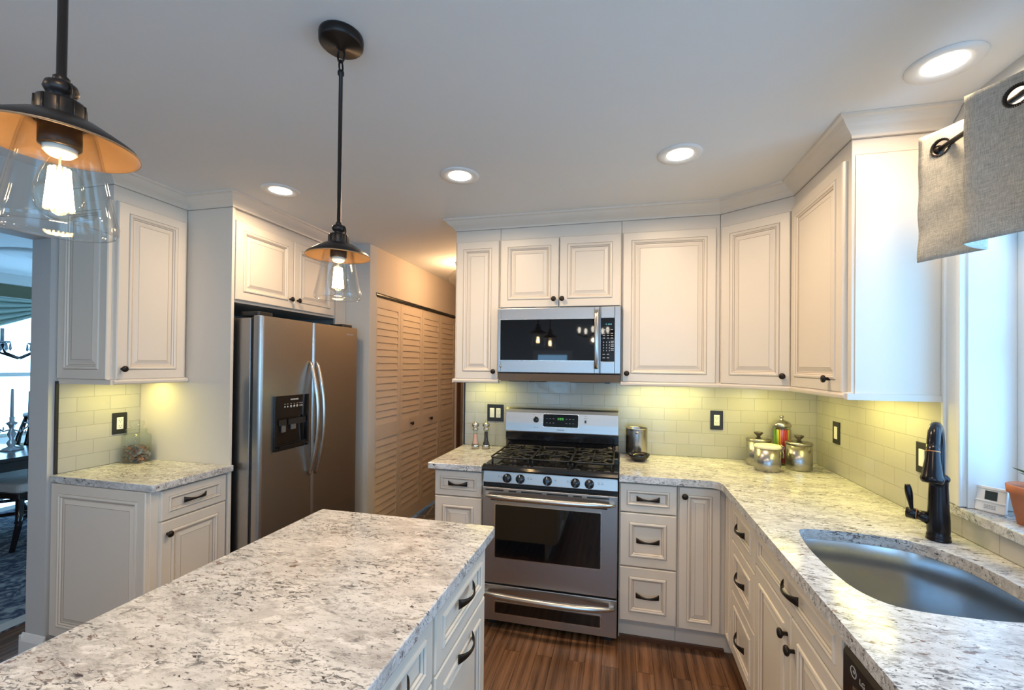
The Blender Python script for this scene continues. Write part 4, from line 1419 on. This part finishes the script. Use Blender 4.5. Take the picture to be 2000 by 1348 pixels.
# unseen ceiling lights added as fill, then the chandelier and hall fixture
downlight(-1.9, -.6, 'added fill light in the ceiling, unseen behind the viewpoint, left of the island', DL * 2.0)
downlight(-.1, -.3, 'added fill light in the ceiling, unseen behind the viewpoint, beside the island', DL * 1.8)
t = thing('breakfast_chandelier', 'dark chandelier of clear bulbs behind the viewpoint, mirrored in the microwave', 'chandelier', (-.45, -2.0, CEIL))
b = MB(); b.lathe([(0, -.0005), (.07, -.0005), (.07, -.02), (.01, -.03), (.008, -.40), (.03, -.41), (.03, -.45), (0, -.46)], (0, 0, 0), 'z', 20, 'bronze'); b.build('stem', t)
for k in range(5):
    a = 2 * PI * k / 5 + .3
    c_, s_ = math.cos(a), math.sin(a)
    b = MB(); b.tube([(.02 * c_, .02 * s_, -.43), (.14 * c_, .14 * s_, -.47), (.24 * c_, .24 * s_, -.44)], .009, 8, 'bronze'); b.lathe([(.02, -.45), (.026, -.43), (.02, -.41)], (.24 * c_, .24 * s_, 0), 'z', 12, 'bronze'); ar = b.build('arm', t)
    b = MB(); b.lathe([(.012, -.41), (.022, -.38), (.026, -.35), (.018, -.32), (0, -.31)], (.24 * c_, .24 * s_, 0), 'z', 14, 'lens'); b.build('bulb', ar)
d = bpy.data.lights.new('breakfast_glow', 'POINT'); d.energy = 4; d.color = (1.0, .76, .50); d.shadow_soft_size = .03
o = bpy.data.objects.new('breakfast_glow', d); COL.objects.link(o); o.parent = t; o.location = (0, 0, -.52)
t = thing('hall_ceiling_light', 'small globe ceiling light in the hallway, mostly hidden by the wall cabinet', 'ceiling light', (-1.44, 3.78, CEIL))
b = MB(); b.lathe([(0, 0), (.07, 0), (.07, -.02), (.03, -.03), (.02, -.06)], (0, 0, -.0005), 'z', 24, 'pale_steel'); b.build('base', t)
b = MB(); b.lathe([(.03, -.05), (.09, -.08), (.13, -.13), (.12, -.18), (.07, -.22), (0, -.23)], (0, 0, 0), 'z', 28, 'glass', False); b.build('glass_globe', t)
b = MB(); b.lathe([(.012, -.06), (.03, -.10), (.028, -.13), (0, -.145)], (0, 0, 0), 'z', 16, 'lens'); b.build('bulb', t)
d = bpy.data.lights.new('hall_glow', 'POINT'); d.energy = 15; d.color = (1.0, .60, .29); d.shadow_soft_size = .05
o = bpy.data.objects.new('hall_glow', d); COL.objects.link(o); o.parent = t; o.location = (0, 0, -.16)

# ------------------------------------------------------------------ hallway bifold doors
def leaf(parent, y0, y1):
    b = MB()
    X0, X1 = 0, .028
    z0, z1 = .02, 2.035
    st = .045
    W = y1 - y0
    def bx(a0, c0, a1, c1):
        b.box(a0, X0, c0, a1, X1, c1, 'door')
    bx(y0, z0, y0 + st, z1); bx(y1 - st, z0, y1, z1)
    for a, c in ((z0, .14), (.86, .98), (1.95, z1)):
        bx(y0 + st, a, y1 - st, c)
    for a, c in ((.14, .86), (.98, 1.95)):
        n = round((c - a) / .058)
        for k in range(n):
            zz = a + (c - a) * (k + .5) / n
            h = (c - a) / n
            b.prism_x([(.000, zz - h * .5), (.008, zz - h * .5), (.017, zz + h * .52), (.008, zz + h * .52)], y0 + st, y1 - st, 'door')
    return b.build('louvered_leaf', parent)
yy = [3.124, 3.556, 3.990, 4.430, 4.872]
for i, lab in enumerate(('louvered bifold closet door in the hallway, the pair nearer the refrigerator', 'louvered bifold closet door in the hallway, the pair farther from the refrigerator')):
    t = thing('bifold_door', lab, 'door', (-1.945, yy[2 * i], 0), PI / 2)
    l1 = leaf(t, 0, yy[2 * i + 1] - yy[2 * i] - .003)
    l2 = leaf(t, yy[2 * i + 1] - yy[2 * i], yy[2 * i + 2] - yy[2 * i] - .003)
    lf = l2 if i == 0 else l1
    kx = (yy[2] - yy[0] - .22) if i == 0 else .20
    b = MB(); b.lathe([(.008, 0), (.008, .012), (.017, .02), (.018, .026), (.010, .032), (0, .032)], (kx, 0, .925), 'y-', 16, 'bronze'); b.build('knob', lf)
b = MB(); b.box(-1.96, 3.12, 2.037, -1.9295, 4.90, 2.064, 'dark'); b.box(-1.9295, 3.12, 2.046, -1.924, 4.90, 2.054, 'pale_steel')
tag(b.build('door_track'), 'dark sliding track along the top of the louvered closet doors', 'door track')
b = MB(); b.box(-1.93, 4.90, 0, -1.915, 5.0, 2.10, 'base_wood'); struct('trim_4', b, 'wood casing at the far end of the hallway closet')

# ------------------------------------------------------------------ valance and rod
t = thing('curtain_rod', 'dark rod carrying the grey valance across the sink window', 'curtain rod', (1.0, 1.2, 2.205))
b = MB(); b.tube([(0, .47, 0), (0, -.7, 0)], .008, 12, 'bronze'); b.build('rod', t)
b = MB(); b.lathe([(.008, 0), (.015, .006), (.018, .018), (.013, .03), (0, .034)], (0, 0, 0), 'z', 16, 'bronze'); o = b.build('finial', t); o.rotation_euler = (-PI / 2, 0, 0); o.location = (0, .47, 0)
for y in (.44, -.62):
    b = MB(); b.tube([(.004, y, 0), (.155, y, 0)], .006, 8, 'bronze'); b.lathe([(.02, 0), (.02, .004)], (.150, y, 0), 'x', 12, 'bronze'); b.build('bracket', t)
t = thing('valance_curtain', 'grey linen grommet valance hanging in folds over the sink window', 'curtain', (1.0, 1.2, 2.268))
FOLD = [(.970, 1.722), (1.05, 1.565), (.945, 1.482), (1.065, 1.275), (.945, 1.19), (1.065, .985), (.945, .90), (1.065, .70)]
TH = .420
grom = []
mids = [(.26, .43), (.0, .0), (.27, .43), (0, 0), (.30, .43), (0, 0), (.3, .43)]
b = MB()
NP = 10
GR = .026
plan = []
segs = [0.0]
for k in range(len(FOLD) - 1):
    a, c = Vector(FOLD[k]), Vector(FOLD[k + 1])
    for j in range(NP):
        tt = j / NP
        p = a.lerp(c, tt)
        nn = Vector((c.y - a.y, a.x - c.x)).normalized()
        wv_ = .006 * math.sin(PI * tt)
        plan.append(p + nn * wv_)
plan.append(Vector(FOLD[-1]))
NZ = 26
grid = []
random.seed(5)
for j in range(NZ + 1):
    zz = -TH * j / NZ
    row = []
    for i, p in enumerate(plan):
        ph = i / NP
        flare = 1 + .04 * (j / NZ)
        ctr = 1.005
        x = ctr + (p.x - ctr) * flare + .003 * math.sin(j * .7 + i * .35) * (j / NZ)
        sag = -.006 * math.sin(PI * ((i % NP) / NP)) * (1 - j / NZ)
        row.append(b.av((x - 1.0, p.y - 1.2, zz + sag)))
    grid.append(row)
for j in range(NZ):
    for i in range(len(plan) - 1):
        b.face([grid[j][i], grid[j][i + 1], grid[j + 1][i + 1], grid[j + 1][i]], 'linen', True)
cl = b.build('fabric', t, recalc=False)
md = cl.modifiers.new('solid', 'SOLIDIFY'); md.thickness = .003
# grommet holes cut through the fabric where the rod passes
rodx = 1.0
for k in range(len(FOLD) - 1):
    a, c = Vector(FOLD[k]), Vector(FOLD[k + 1])
    tt = (rodx - a.x) / (c.x - a.x)
    p = a.lerp(c, tt)
    nn = Vector((c.y - a.y, a.x - c.x, 0)).normalized()
    off = nn * .006 * math.sin(PI * tt)
    ctr = Vector((p.x - 1.0, p.y - 1.2, -.063)) + off
    q = Vector((nn.x, nn.y, 0)).to_track_quat('Z', 'Y').to_matrix().to_4x4()
    cut = MB(); cut.tf = Matrix.Translation(ctr) @ q
    cut.lathe([(.0225, -.04), (.0225, .04)], (0, 0, 0), 'z', 24, 'bronze')
    grom.append((ctr, q, cut))
me = cl.data
bm = bmesh.new(); bm.from_mesh(me)
# open the holes by deleting nothing coarse: subdivide near the grommets, then remove faces inside
for ctr, q, cut in grom:
    inv = (Matrix.Translation(ctr) @ q).inverted()
    for it in range(3):
        fs = set()
        for f in bm.faces:
            pc = inv @ f.calc_center_median()
            if abs(pc.z) < .03 and math.hypot(pc.x, pc.y) < .055 - .008 * it:
                fs.add(f)
        es = {e for f in fs for e in f.edges}
        bmesh.ops.subdivide_edges(bm, edges=list(es), cuts=1, use_grid_fill=True)
    kill = []
    for f in bm.faces:
        pc = inv @ f.calc_center_median()
        if abs(pc.z) < .03 and math.hypot(pc.x, pc.y) < .0235:
            kill.append(f)
    bmesh.ops.delete(bm, geom=kill, context='FACES')
bm.to_mesh(me); bm.free()
for ctr, q, cut in grom:
    b = MB(); b.tf = Matrix.Translation(ctr) @ q
    b.tube([(.026 * math.cos(a * PI / 16), .026 * math.sin(a * PI / 16), 0) for a in range(32)], .0055, 8, 'bronze', closed=True)
    for k in range(40):
        a = 2 * PI * k / 40
        b.tube([(.0245 * math.cos(a), .0245 * math.sin(a), .004), (.0295 * math.cos(a), .0295 * math.sin(a), .004)], .0012, 4, 'pale_steel')
    b.build('grommet', t)

# ------------------------------------------------------------------ window sill things
t = thing('thermometer_station', 'small white thermometer with a grey screen on the window sill', 'thermometer', (1.190, 1.757, 1.0185), R_(-58))
b = MB(); b.tf = Matrix.Rotation(R_(-10), 4, 'X')
plate(b, rr(-.038, .001, .038, .085, .006), -.006, .008, 'white'); b.build('case', t, .003, 2)
b = MB(); b.tf = Matrix.Rotation(R_(-10), 4, 'X'); b.box(-.038, -.010, .032, .038, -.005, .039, 'white'); b.box(-.038, -.009, .074, .038, -.005, .084, 'white'); b.build('ledge', t, .002, 1)
b = MB(); b.tf = Matrix.Rotation(R_(-10), 4, 'X'); b.box(-.014, -.0075, .041, .016, -.005, .070, 'lcd'); b.build('screen', t)
b = MB(); b.tf = Matrix.Rotation(R_(-10), 4, 'X')
for r in range(3):
    for c in range(5):
        b.box(-.014 + c * .006, -.0075, .012 + r * .005, -.010 + c * .006, -.005, .0145 + r * .005, 'legend')
b.build('vent_dots', t)
b = MB(); b.box(-.03, .0, .0, .03, .03, .004, 'white'); b.build('foot', t)
t = thing('terracotta_pot', 'terracotta flower pot on the window sill at the picture edge', 'flower pot', (1.230, 1.640, 1.0185))
b = MB(); b.lathe([(0, 0), (.043, 0), (.060, .092), (.066, .094), (.068, .118), (.063, .120), (.058, .108), (.040, .01), (0, .01)], (0, 0, 0), 'z', 36, 'terracotta'); b.build('pot', t)
b = MB(); b.lathe([(.056, .098), (.03, .104), (0, .106)], (0, 0, 0), 'z', 20, 'soil', False); b.build('soil', t)
b = MB()
for k in range(9):
    a = k * 2.4
    r_, h_ = .02 + .025 * ((k * 37) % 10) / 10, .14 + .06 * ((k * 53) % 10) / 10
    p0 = Vector((.006 * math.cos(a), .006 * math.sin(a), .10)); p1 = Vector((r_ * .6 * math.cos(a), r_ * .6 * math.sin(a), h_)); p2 = Vector((r_ * 1.4 * math.cos(a), r_ * 1.4 * math.sin(a), h_ + .01))
    b.tube([p0, p0.lerp(p1, .6), p1, p2], [.002, .006, .009, .001], 6, 'leaf', flat=(1, .35))
b.build('leaves', t)

# ------------------------------------------------------------------ counter things
def mill(x, y, label, fill):
    t = thing('spice_mill', label, 'mill', (x, y, .9145))
    b = MB(); b.lathe([(0, 0), (.0275, 0), (.0275, .026), (.026, .028), (.024, .028)], (0, 0, 0), 'z', 28, 'pale_steel'); b.build('base', t)
    b = MB(); b.lathe([(.0245, .028), (.0255, .035), (.023, .043), (.0175, .052), (.0155, .075), (.0150, .115), (.0165, .128), (.0140, .128), (.0128, .115), (.0132, .075), (.015, .054), (.0205, .044), (.0225, .036), (.021, .029)], (0, 0, 0), 'z', 28, 'jarglass', False); b.build('glass_body', t)
    top = .098 if fill == 'salt' else .114
    b = MB(); b.lathe([(0, .030), (.0195, .030), (.0195, .040), (.0135, .052), (.0118, .075), (.0115, top), (.006, top + .004), (0, top + .004)], (0, 0, 0), 'z', 20, fill); b.build('contents', t)
    b = MB(); b.lathe([(.018, .126), (.0205, .131), (.0195, .137), (.0145, .142), (.0160, .147), (.0235, .153), (.0255, .161), (.0235, .170), (.015, .176), (.006, .179), (.0042, .182), (.0062, .187), (.004, .191), (0, .191)], (0, 0, 0), 'z', 28, 'pale_steel'); b.build('head', t)
    return t
mill(-.968, 2.815, 'steel and glass mill of pink salt beside the range', 'salt')
mill(-.898, 2.835, 'steel and glass mill of black pepper beside the range', 'pepper')

t = thing('steel_canister', 'open brushed steel canister behind a small black bowl, right of the range', 'canister', (.098, 2.865, .9145))
b = MB(); b.lathe([(0, 0), (.066, 0), (.067, .004), (.067, .165), (.0665, .178), (.0675, .182), (.0655, .183), (.0640, .178), (.064, .01), (0, .01)], (0, 0, 0), 'z', 40, 'steel_can'); b.build('body', t)
b = MB(); b.lathe([(.010, 0), (.010, .003), (0, .003)], (0, -.066, .160), 'y-', 14, 'pale_steel'); b.build('button', t)
t = thing('black_bowl', 'small glossy black bowl in front of the open steel canister', 'bowl', (.108, 2.735, .9145))
b = MB(); b.lathe([(0, 0), (.034, 0), (.038, .004), (.056, .022), (.066, .042), (.0645, .043), (.054, .024), (.036, .008), (0, .006)], (0, 0, 0), 'z', 40, 'blackgloss'); b.build('bowl', t)

def canister(loc, label, r, h, lid):
    t = thing('lidded_canister', label, 'canister', loc)
    b = MB(); b.lathe([(0, 0), (r - .002, 0), (r, .004), (r, h), (r - .003, h), (r - .003, .006), (0, .006)], (0, 0, 0), 'z', 40, 'steel_can'); b.build('body', t)
    if lid:
        b = MB(); b.lathe([(r + .0015, h - .008), (r + .0025, h), (r - .002, h + .006), (.03, h + .010), (.012, h + .012), (.010, h + .018)], (0, 0, 0), 'z', 40, 'steel_can'); L = b.build('lid', t)
        b = MB(); b.lathe([(.010, h + .014), (.010, h + .020), (.024, h + .036), (.025, h + .040), (.018, h + .043), (0, h + .0445)], (0, 0, 0), 'z', 24, 'steel_dark'); b.build('knob', L)
    return t
canister((.795, 2.830, .9145), 'knob lidded steel canister at the back, behind the cream lidded one', .066, .150, True)
canister((.985, 2.762, .9145), 'knob lidded steel canister nearest the right wall', .066, .150, True)
t = thing('clip_top_canister', 'steel canister with a cream clip lid, front left of the corner group', 'canister', (.802, 2.69, .9145))
b = MB(); b.lathe([(0, 0), (.064, 0), (.066, .004), (.066, .128), (.063, .128), (.063, .006), (0, .006)], (0, 0, 0), 'z', 40, 'steel_can'); b.build('body', t)
b = MB(); b.lathe([(.0675, .126), (.0685, .131), (.0675, .137), (.063, .142), (.050, .144), (0, .1445)], (0, 0, 0), 'z', 40, 'offwhite'); b.build('lid', t)
b = MB()
b.tube([(.068, -.012, .110), (.078, -.012, .120), (.080, -.012, .135), (.070, -.012, .142)], .0022, 8, 'pale_steel'); b.tube([(.068, .012, .110), (.078, .012, .120), (.080, .012, .135), (.070, .012, .142)], .0022, 8, 'pale_steel')
b.tube([(.070, 0, .118), (.080, 0, .095), (.078, 0, .075), (.074, 0, .070)], [.004, .0055, .0055, .003], 8, 'pale_steel', flat=(2, .6)); b.build('clip', t)
t = thing('candy_jar', 'glass jar of red and yellow sweets behind the corner canisters', 'jar', (.935, 2.885, .9145))
b = MB(); b.lathe([(0, 0), (.046, 0), (.050, .006), (.050, .205), (.046, .222), (.048, .228), (.045, .228), (.043, .222), (.047, .204), (.047, .01), (0, .008)], (0, 0, 0), 'z', 32, 'jarglass'); b.build('glass_body', t)
b = MB(); b.lathe([(.0515, .224), (.053, .232), (.050, .242), (.036, .256), (.014, .262), (.010, .266), (.008, .274), (.013, .282), (.010, .289), (0, .290)], (0, 0, 0), 'z', 32, 'pale_steel'); b.build('lid', t)
cols = ['straw_r', 'straw_o', 'straw_y', 'straw_g', 'straw_r', 'straw_r', 'straw_o', 'straw_y']
cn = {'straw_r': 'red', 'straw_o': 'orange', 'straw_y': 'yellow', 'straw_g': 'green'}
# sweets standing in the jar: front red, left green and orange, right yellow
spec = [(-.034, -.020, 'straw_g'), (-.026, -.030, 'straw_y'), (-.017, -.036, 'straw_o'), (-.006, -.039, 'straw_r'), (.005, -.039, 'straw_r'), (.016, -.036, 'straw_r'), (.026, -.030, 'straw_y'), (.034, -.020, 'straw_o'), (-.010, -.022, 'straw_r'), (.010, -.022, 'straw_r'), (.022, -.010, 'straw_y'), (-.022, -.010, 'straw_o'), (0, 0, 'straw_r'), (-.034, .006, 'straw_g'), (.034, .006, 'straw_r'), (0, .02, 'straw_y'), (-.02, .02, 'straw_r'), (.02, .02, 'straw_o')]
rj = random.Random(2)
for x, y, c in spec:
    b = MB()
    lx, ly = rj.uniform(-.003, .003), rj.uniform(-.003, .003)
    b.tube([(0, 0, 0), (0, 0, .004), (lx, ly, .196), (lx, ly, .2)], [.003, .0052, .0052, .003], 8, c)
    o = b.build('candy_stick'); o.location = (.935 + x, 2.885 + y, .924)
    tag(o, cn[c] + ' candy stick standing in the glass jar behind the canisters', 'candy', 'candy sticks in the corner jar')
# coin jar
JX, JY, JZ = -2.690, 1.900, .9145
t = thing('coin_jar', 'square glass jar of coins with glass lid on the left counter', 'jar', (JX, JY, JZ))
b = MB()
def sq(wx, wy, r, z):
    return [(x, y, z) for x, y in rounded([(-wx, -wy), (wx, -wy), (wx, wy), (-wx, wy)], r, 4)]
HX, HY = .058, .047
b.loft([sq(HX - .003, HY - .003, .012, 0), sq(HX, HY, .014, .004), sq(HX, HY, .014, .150), sq(HX - .006, HY - .006, .018, .160), sq(HX - .014, HY - .008, .026, .166), sq(HX - .014, HY - .008, .026, .180), sq(HX - .012, HY - .006, .026, .183)], 'jarglass', False)
b.loft([sq(HX - .006, HY - .006, .012, .006), sq(HX - .004, HY - .004, .012, .149), sq(HX - .010, HY - .010, .016, .158), sq(HX - .018, HY - .012, .024, .165), sq(HX - .018, HY - .012, .024, .183)], 'jarglass', False)
b.build('glass_body', t)
b = MB(); b.lathe([(.045, .184), (.046, .190), (.036, .193), (.026, .196), (.025, .202), (.033, .208), (.034, .228), (.030, .232), (0, .233)], (0, 0, 0), 'z', 28, 'jarglass'); b.build('lid', t)
rc = random.Random(11)
proto = {}
for c, r in (('copper_coin', .0095), ('silver_coin', .0121), ('dull_coin', .0095), ('silver_coin2', .0090)):
    b = MB(); mm = c.replace('2', '')
    b.lathe([(0, -.0008), (r * .9, -.0008), (r, -.0006), (r, .0006), (r * .9, .0008), (r * .86, .0006), (0, .0006)], (0, 0, 0), 'z', 18, mm)
    proto[c] = b.build(c)
clab = {'copper_coin': 'copper coin in the pile inside the square glass jar', 'silver_coin': 'large silver coin in the pile inside the square glass jar', 'dull_coin': 'tarnished brown coin in the pile inside the square glass jar', 'silver_coin2': 'small silver coin in the pile inside the square glass jar'}
first = set()
for k in range(240):
    c = rc.choices(['copper_coin', 'silver_coin', 'dull_coin', 'silver_coin2'], [5, 3, 3, 3])[0]
    edge = k % 3
    lay = .009 + .084 * (k // 3) / 80
    if edge == 0:      # leaning on the near (-y) or right (+x) glass
        if rc.random() < .5:
            p = (rc.uniform(-.046, .046), -HY + .0095 + rc.uniform(0, .003), lay); rot = (R_(rc.uniform(50, 85)), R_(rc.uniform(-25, 25)), R_(rc.uniform(-15, 15)))
        else:
            p = (HX - .0095 - rc.uniform(0, .003), rc.uniform(-.030, .030), lay); rot = (R_(rc.uniform(-25, 25)), R_(rc.uniform(50, 85)), R_(rc.uniform(-15, 15)))
    else:
        p = (rc.uniform(-.047, .047), rc.uniform(-.036, .036), lay + rc.uniform(-.002, .003)); rot = (R_(rc.uniform(-35, 35)), R_(rc.uniform(-35, 35)), 0)
    if c in first:
        o = proto[c].copy(); COL.objects.link(o)
    else:
        o = proto[c]; first.add(c)
    o.name = 'coin'
    o.location = (JX + p[0], JY + p[1], JZ + p[2]); o.rotation_euler = rot
    tag(o, clab[c], 'coin', 'coins in the glass jar')

# ------------------------------------------------------------------ dining room seen through the opening
b = MB()
DXW = -6.6
for y0, y1, z0, z1 in ((-3.4, 2.1, 0, CEIL), (3.7, 6.2, 0, CEIL), (2.1, 3.7, 0, .62), (2.1, 3.7, 2.10, CEIL)):
    b.box(DXW - .1, y0, z0, DXW, y1, z1, 'olive')
struct('wall_dining_west', b, 'olive dining room wall around the bright window')
b = MB(); b.box(DXW, 4.4, 0, -2.91, 4.5, CEIL, 'olive'); struct('wall_dining_north', b)
b = MB(); b.box(DXW, -3.2, CEIL - .11, DXW + .08, 4.4, CEIL, 'trim'); struct('trim_5', b)
w3 = thing('window_3', 'bright dining room window under a swagged valance', 'window', (0, 0, 0)); w3['kind'] = 'structure'
b = MB()
for y0, y1, z0, z1 in ((2.02, 2.1, .55, 2.18), (3.7, 3.78, .55, 2.18), (2.02, 3.78, 2.10, 2.18), (2.02, 3.78, .55, .63)):
    b.box(DXW - .02, y0, z0, DXW + .02, y1, z1, 'trim')
b.build('casing', w3)
b = MB()
for y0, y1, z0, z1 in ((2.1, 3.7, 1.30, 1.345), (2.88, 2.92, .62, 2.1), (2.1, 3.7, .62, .67)):
    b.box(DXW - .05, y0, z0, DXW - .02, y1, z1, 'trim')
b.build('sash', w3)
# swag
b = MB()
rows = []
for j in range(40):
    tz = j / 39
    row = []
    for i in range(30):
        ty = i / 29
        s = math.sin(PI * ty)
        z = 2.17 - .42 * tz * (.25 + .75 * s) - .01
        x = DXW + .07 + .03 * math.sin(tz * PI * 9) * (.4 + .6 * s)
        row.append(b.av((x, 1.75 + 1.9 * ty, z)))
    rows.append(row)
for j in range(39):
    for i in range(29):
        b.face([rows[j][i], rows[j][i + 1], rows[j + 1][i + 1], rows[j + 1][i]], 'swag', True)
o = b.build('swag_valance', recalc=False); md = o.modifiers.new('solid', 'SOLIDIFY'); md.thickness = .006
tag(o, 'pale green swagged valance across the dining room window', 'curtain')
# rug
b = MB(); b.box(-6.0, .4, .0005, -3.27, 3.6, .010, 'rug'); o = tag(b.build('dining_rug'), 'dark blue patterned rug on the dining room floor', 'rug')
b = MB()
for x0, x1, y0, y1 in ((-6.0, -5.85, .4, 3.6), (-3.36, -3.27, .4, 3.6), (-5.85, -3.36, .4, .55), (-5.85, -3.36, 3.45, 3.6)):
    b.box(x0, y0, .010, x1, y1, .0115, 'seat')
b.build('border', o)
# table
t = thing('dining_table', 'dark glossy dining table seen through the left opening', 'table', (-5.30, 1.70, .0115))
b = MB(); b.box(-.85, -.95, .705, .85, .95, .738, 'darkwood'); b.build('tabletop', t, .006, 2)
b = MB(); b.box(-.75, -.85, .62, .75, .85, .705, 'darkwood'); b.build('apron', t)
for sx in (-1, 1):
    for sy in (-1, 1):
        b = MB(); b.lathe([(.02, 0), (.028, .03), (.03, .4), (.04, .55), (.04, .62)], (sx * .70, sy * .80, 0), 'z', 12, 'darkwood'); b.build('leg', t)
def dchair(loc, rz, label):
    t = thing('dining_chair', label, 'chair', loc, rz, 'dining chairs')
    b = MB(); b.prism(rounded([(-.22, -.24), (.22, -.24), (.20, .22), (-.20, .22)], .05), .44, .51, 'seat'); b.build('seat', t, .018, 3)
    b = MB(); b.prism(rounded([(-.225, -.245), (.225, -.245), (.205, .225), (-.205, .225)], .03), .40, .44, 'darkwood'); b.build('seat_frame', t)
    for sx in (-1, 1):
        b = MB(); b.tube([(sx * .20, -.22, .40), (sx * .19, -.22, .2), (sx * .21, -.27, 0.005)], [.025, .02, .016], 10, 'darkwood'); b.build('leg', t)
        b = MB(); b.tube([(sx * .19, .33, 0.005), (sx * .19, .22, .25), (sx * .19, .21, .45), (sx * .19, .25, .75), (sx * .19, .31, .96)], [.018, .022, .024, .02, .016], 10, 'darkwood'); b.build('leg', t)
    b = MB(); b.tube([(-.19, .30, .95), (0, .32, .97), (.19, .30, .95)], .028, 10, 'darkwood'); b.tube([(0, .23, .46), (0, .31, .95)], .03, 8, 'darkwood', flat=(2.2, .4)); b.build('backrest', t)
    b = MB(); b.tube([(-.20, -.24, .22), (.19, .24, .22)], .014, 8, 'darkwood'); b.tube([(.20, -.24, .22), (-.19, .24, .22)], .014, 8, 'darkwood'); b.build('stretcher', t)
    return t
c0 = dchair((-4.74, 2.58, .0125), R_(4), 'dark dining chair with pale seat, nearer the left wall end')
dup(c0, (-5.36, 2.62, .0125), 'dark dining chair with pale seat, second from the left wall end', R_(-4))
# candelabra on the table
t = thing('candelabra', 'crystal candelabra with taper candle on the dining table', 'candelabra', (-4.86, 2.49, .7495))
b = MB(); b.lathe([(.07, 0), (.065, .01), (.02, .03), (.03, .06), (.012, .09), (.028, .13), (.012, .17), (.02, .20), (.035, .22), (.014, .235), (.016, .27)], (0, 0, 0), 'z', 18, 'crystal'); b.build('stem', t)
b = MB()
for sx in (-1, 1):
    b.tube([(0, 0, .17), (sx * .06, sx * .02, .15), (sx * .11, sx * .04, .19), (sx * .12, sx * .045, .22)], .006, 8, 'crystal'); b.lathe([(.012, .215), (.03, .225), (.012, .23), (.012, .25)], (sx * .12, sx * .045, 0), 'z', 14, 'crystal')
b.build('arms', t)
for k in range(10):
    a = 2 * PI * k / 10
    b = MB(); b.lathe([(0, 0), (.006, .015), (.003, .035), (0, .04)], (.035 * math.cos(a) + (.12 if k % 2 else -.12) * .8, .035 * math.sin(a) + (.04 if k % 2 else -.04), .13 + .01 * (k % 3)), 'z', 6, 'crystal'); b.build('pendalogue', t)
for x, y, z in ((0, 0, .262), (.12, .045, .244), (-.12, -.045, .244)):
    b = MB(); b.lathe([(.011, 0), (.010, .12), (.008, .235), (.002, .24)], (x, y, z), 'z', 12, 'candle'); b.build('candle', t)
# chandelier
t = thing('chandelier', 'crystal chandelier hanging in the dining room', 'chandelier', (-5.05, 2.77, CEIL))
b = MB(); b.lathe([(0, -.001), (.27, -.001), (.26, -.02), (.20, -.03), (.12, -.025), (.06, -.05), (0, -.06)], (0, 0, 0), 'z', 36, 'ceil'); b.build('ceiling_medallion', t)
b = MB(); b.tube([(0, 0, -.05), (0, 0, -.75)], .005, 8, 'darkwood'); b.lathe([(.01, -.7), (.05, -.74), (.03, -.80), (.06, -.86), (.02, -.95), (0, -.97)], (0, 0, 0), 'z', 16, 'crystal'); b.build('stem', t)
for k in range(6):
    a = 2 * PI * k / 6 - 1.40
    c_, s_ = math.cos(a), math.sin(a)
    b = MB(); b.tube([(.03 * c_, .03 * s_, -.86), (.15 * c_, .15 * s_, -.93), (.26 * c_, .26 * s_, -.88), (.28 * c_, .28 * s_, -.80)], .009, 8, 'darkwood'); b.lathe([(.012, -.81), (.05, -.795), (.045, -.785), (.012, -.79)], (.28 * c_, .28 * s_, 0), 'z', 14, 'crystal')
    for j in range(6):
        aa = 2 * PI * j / 6
        b.lathe([(0, -.87), (.010, -.85), (.004, -.80), (0, -.795)], (.28 * c_ + .045 * math.cos(aa), .28 * s_ + .045 * math.sin(aa), 0), 'z', 6, 'crystal')
    arm = b.build('arm', t)
    b = MB(); b.lathe([(.011, -.79), (.011, -.68)], (.28 * c_, .28 * s_, 0), 'z', 12, 'candle'); b.lathe([(.008, -.68), (.015, -.655), (.011, -.63), (.002, -.60)], (.28 * c_, .28 * s_, 0), 'z', 12, 'bulbglass'); b.build('candle_bulb', arm)
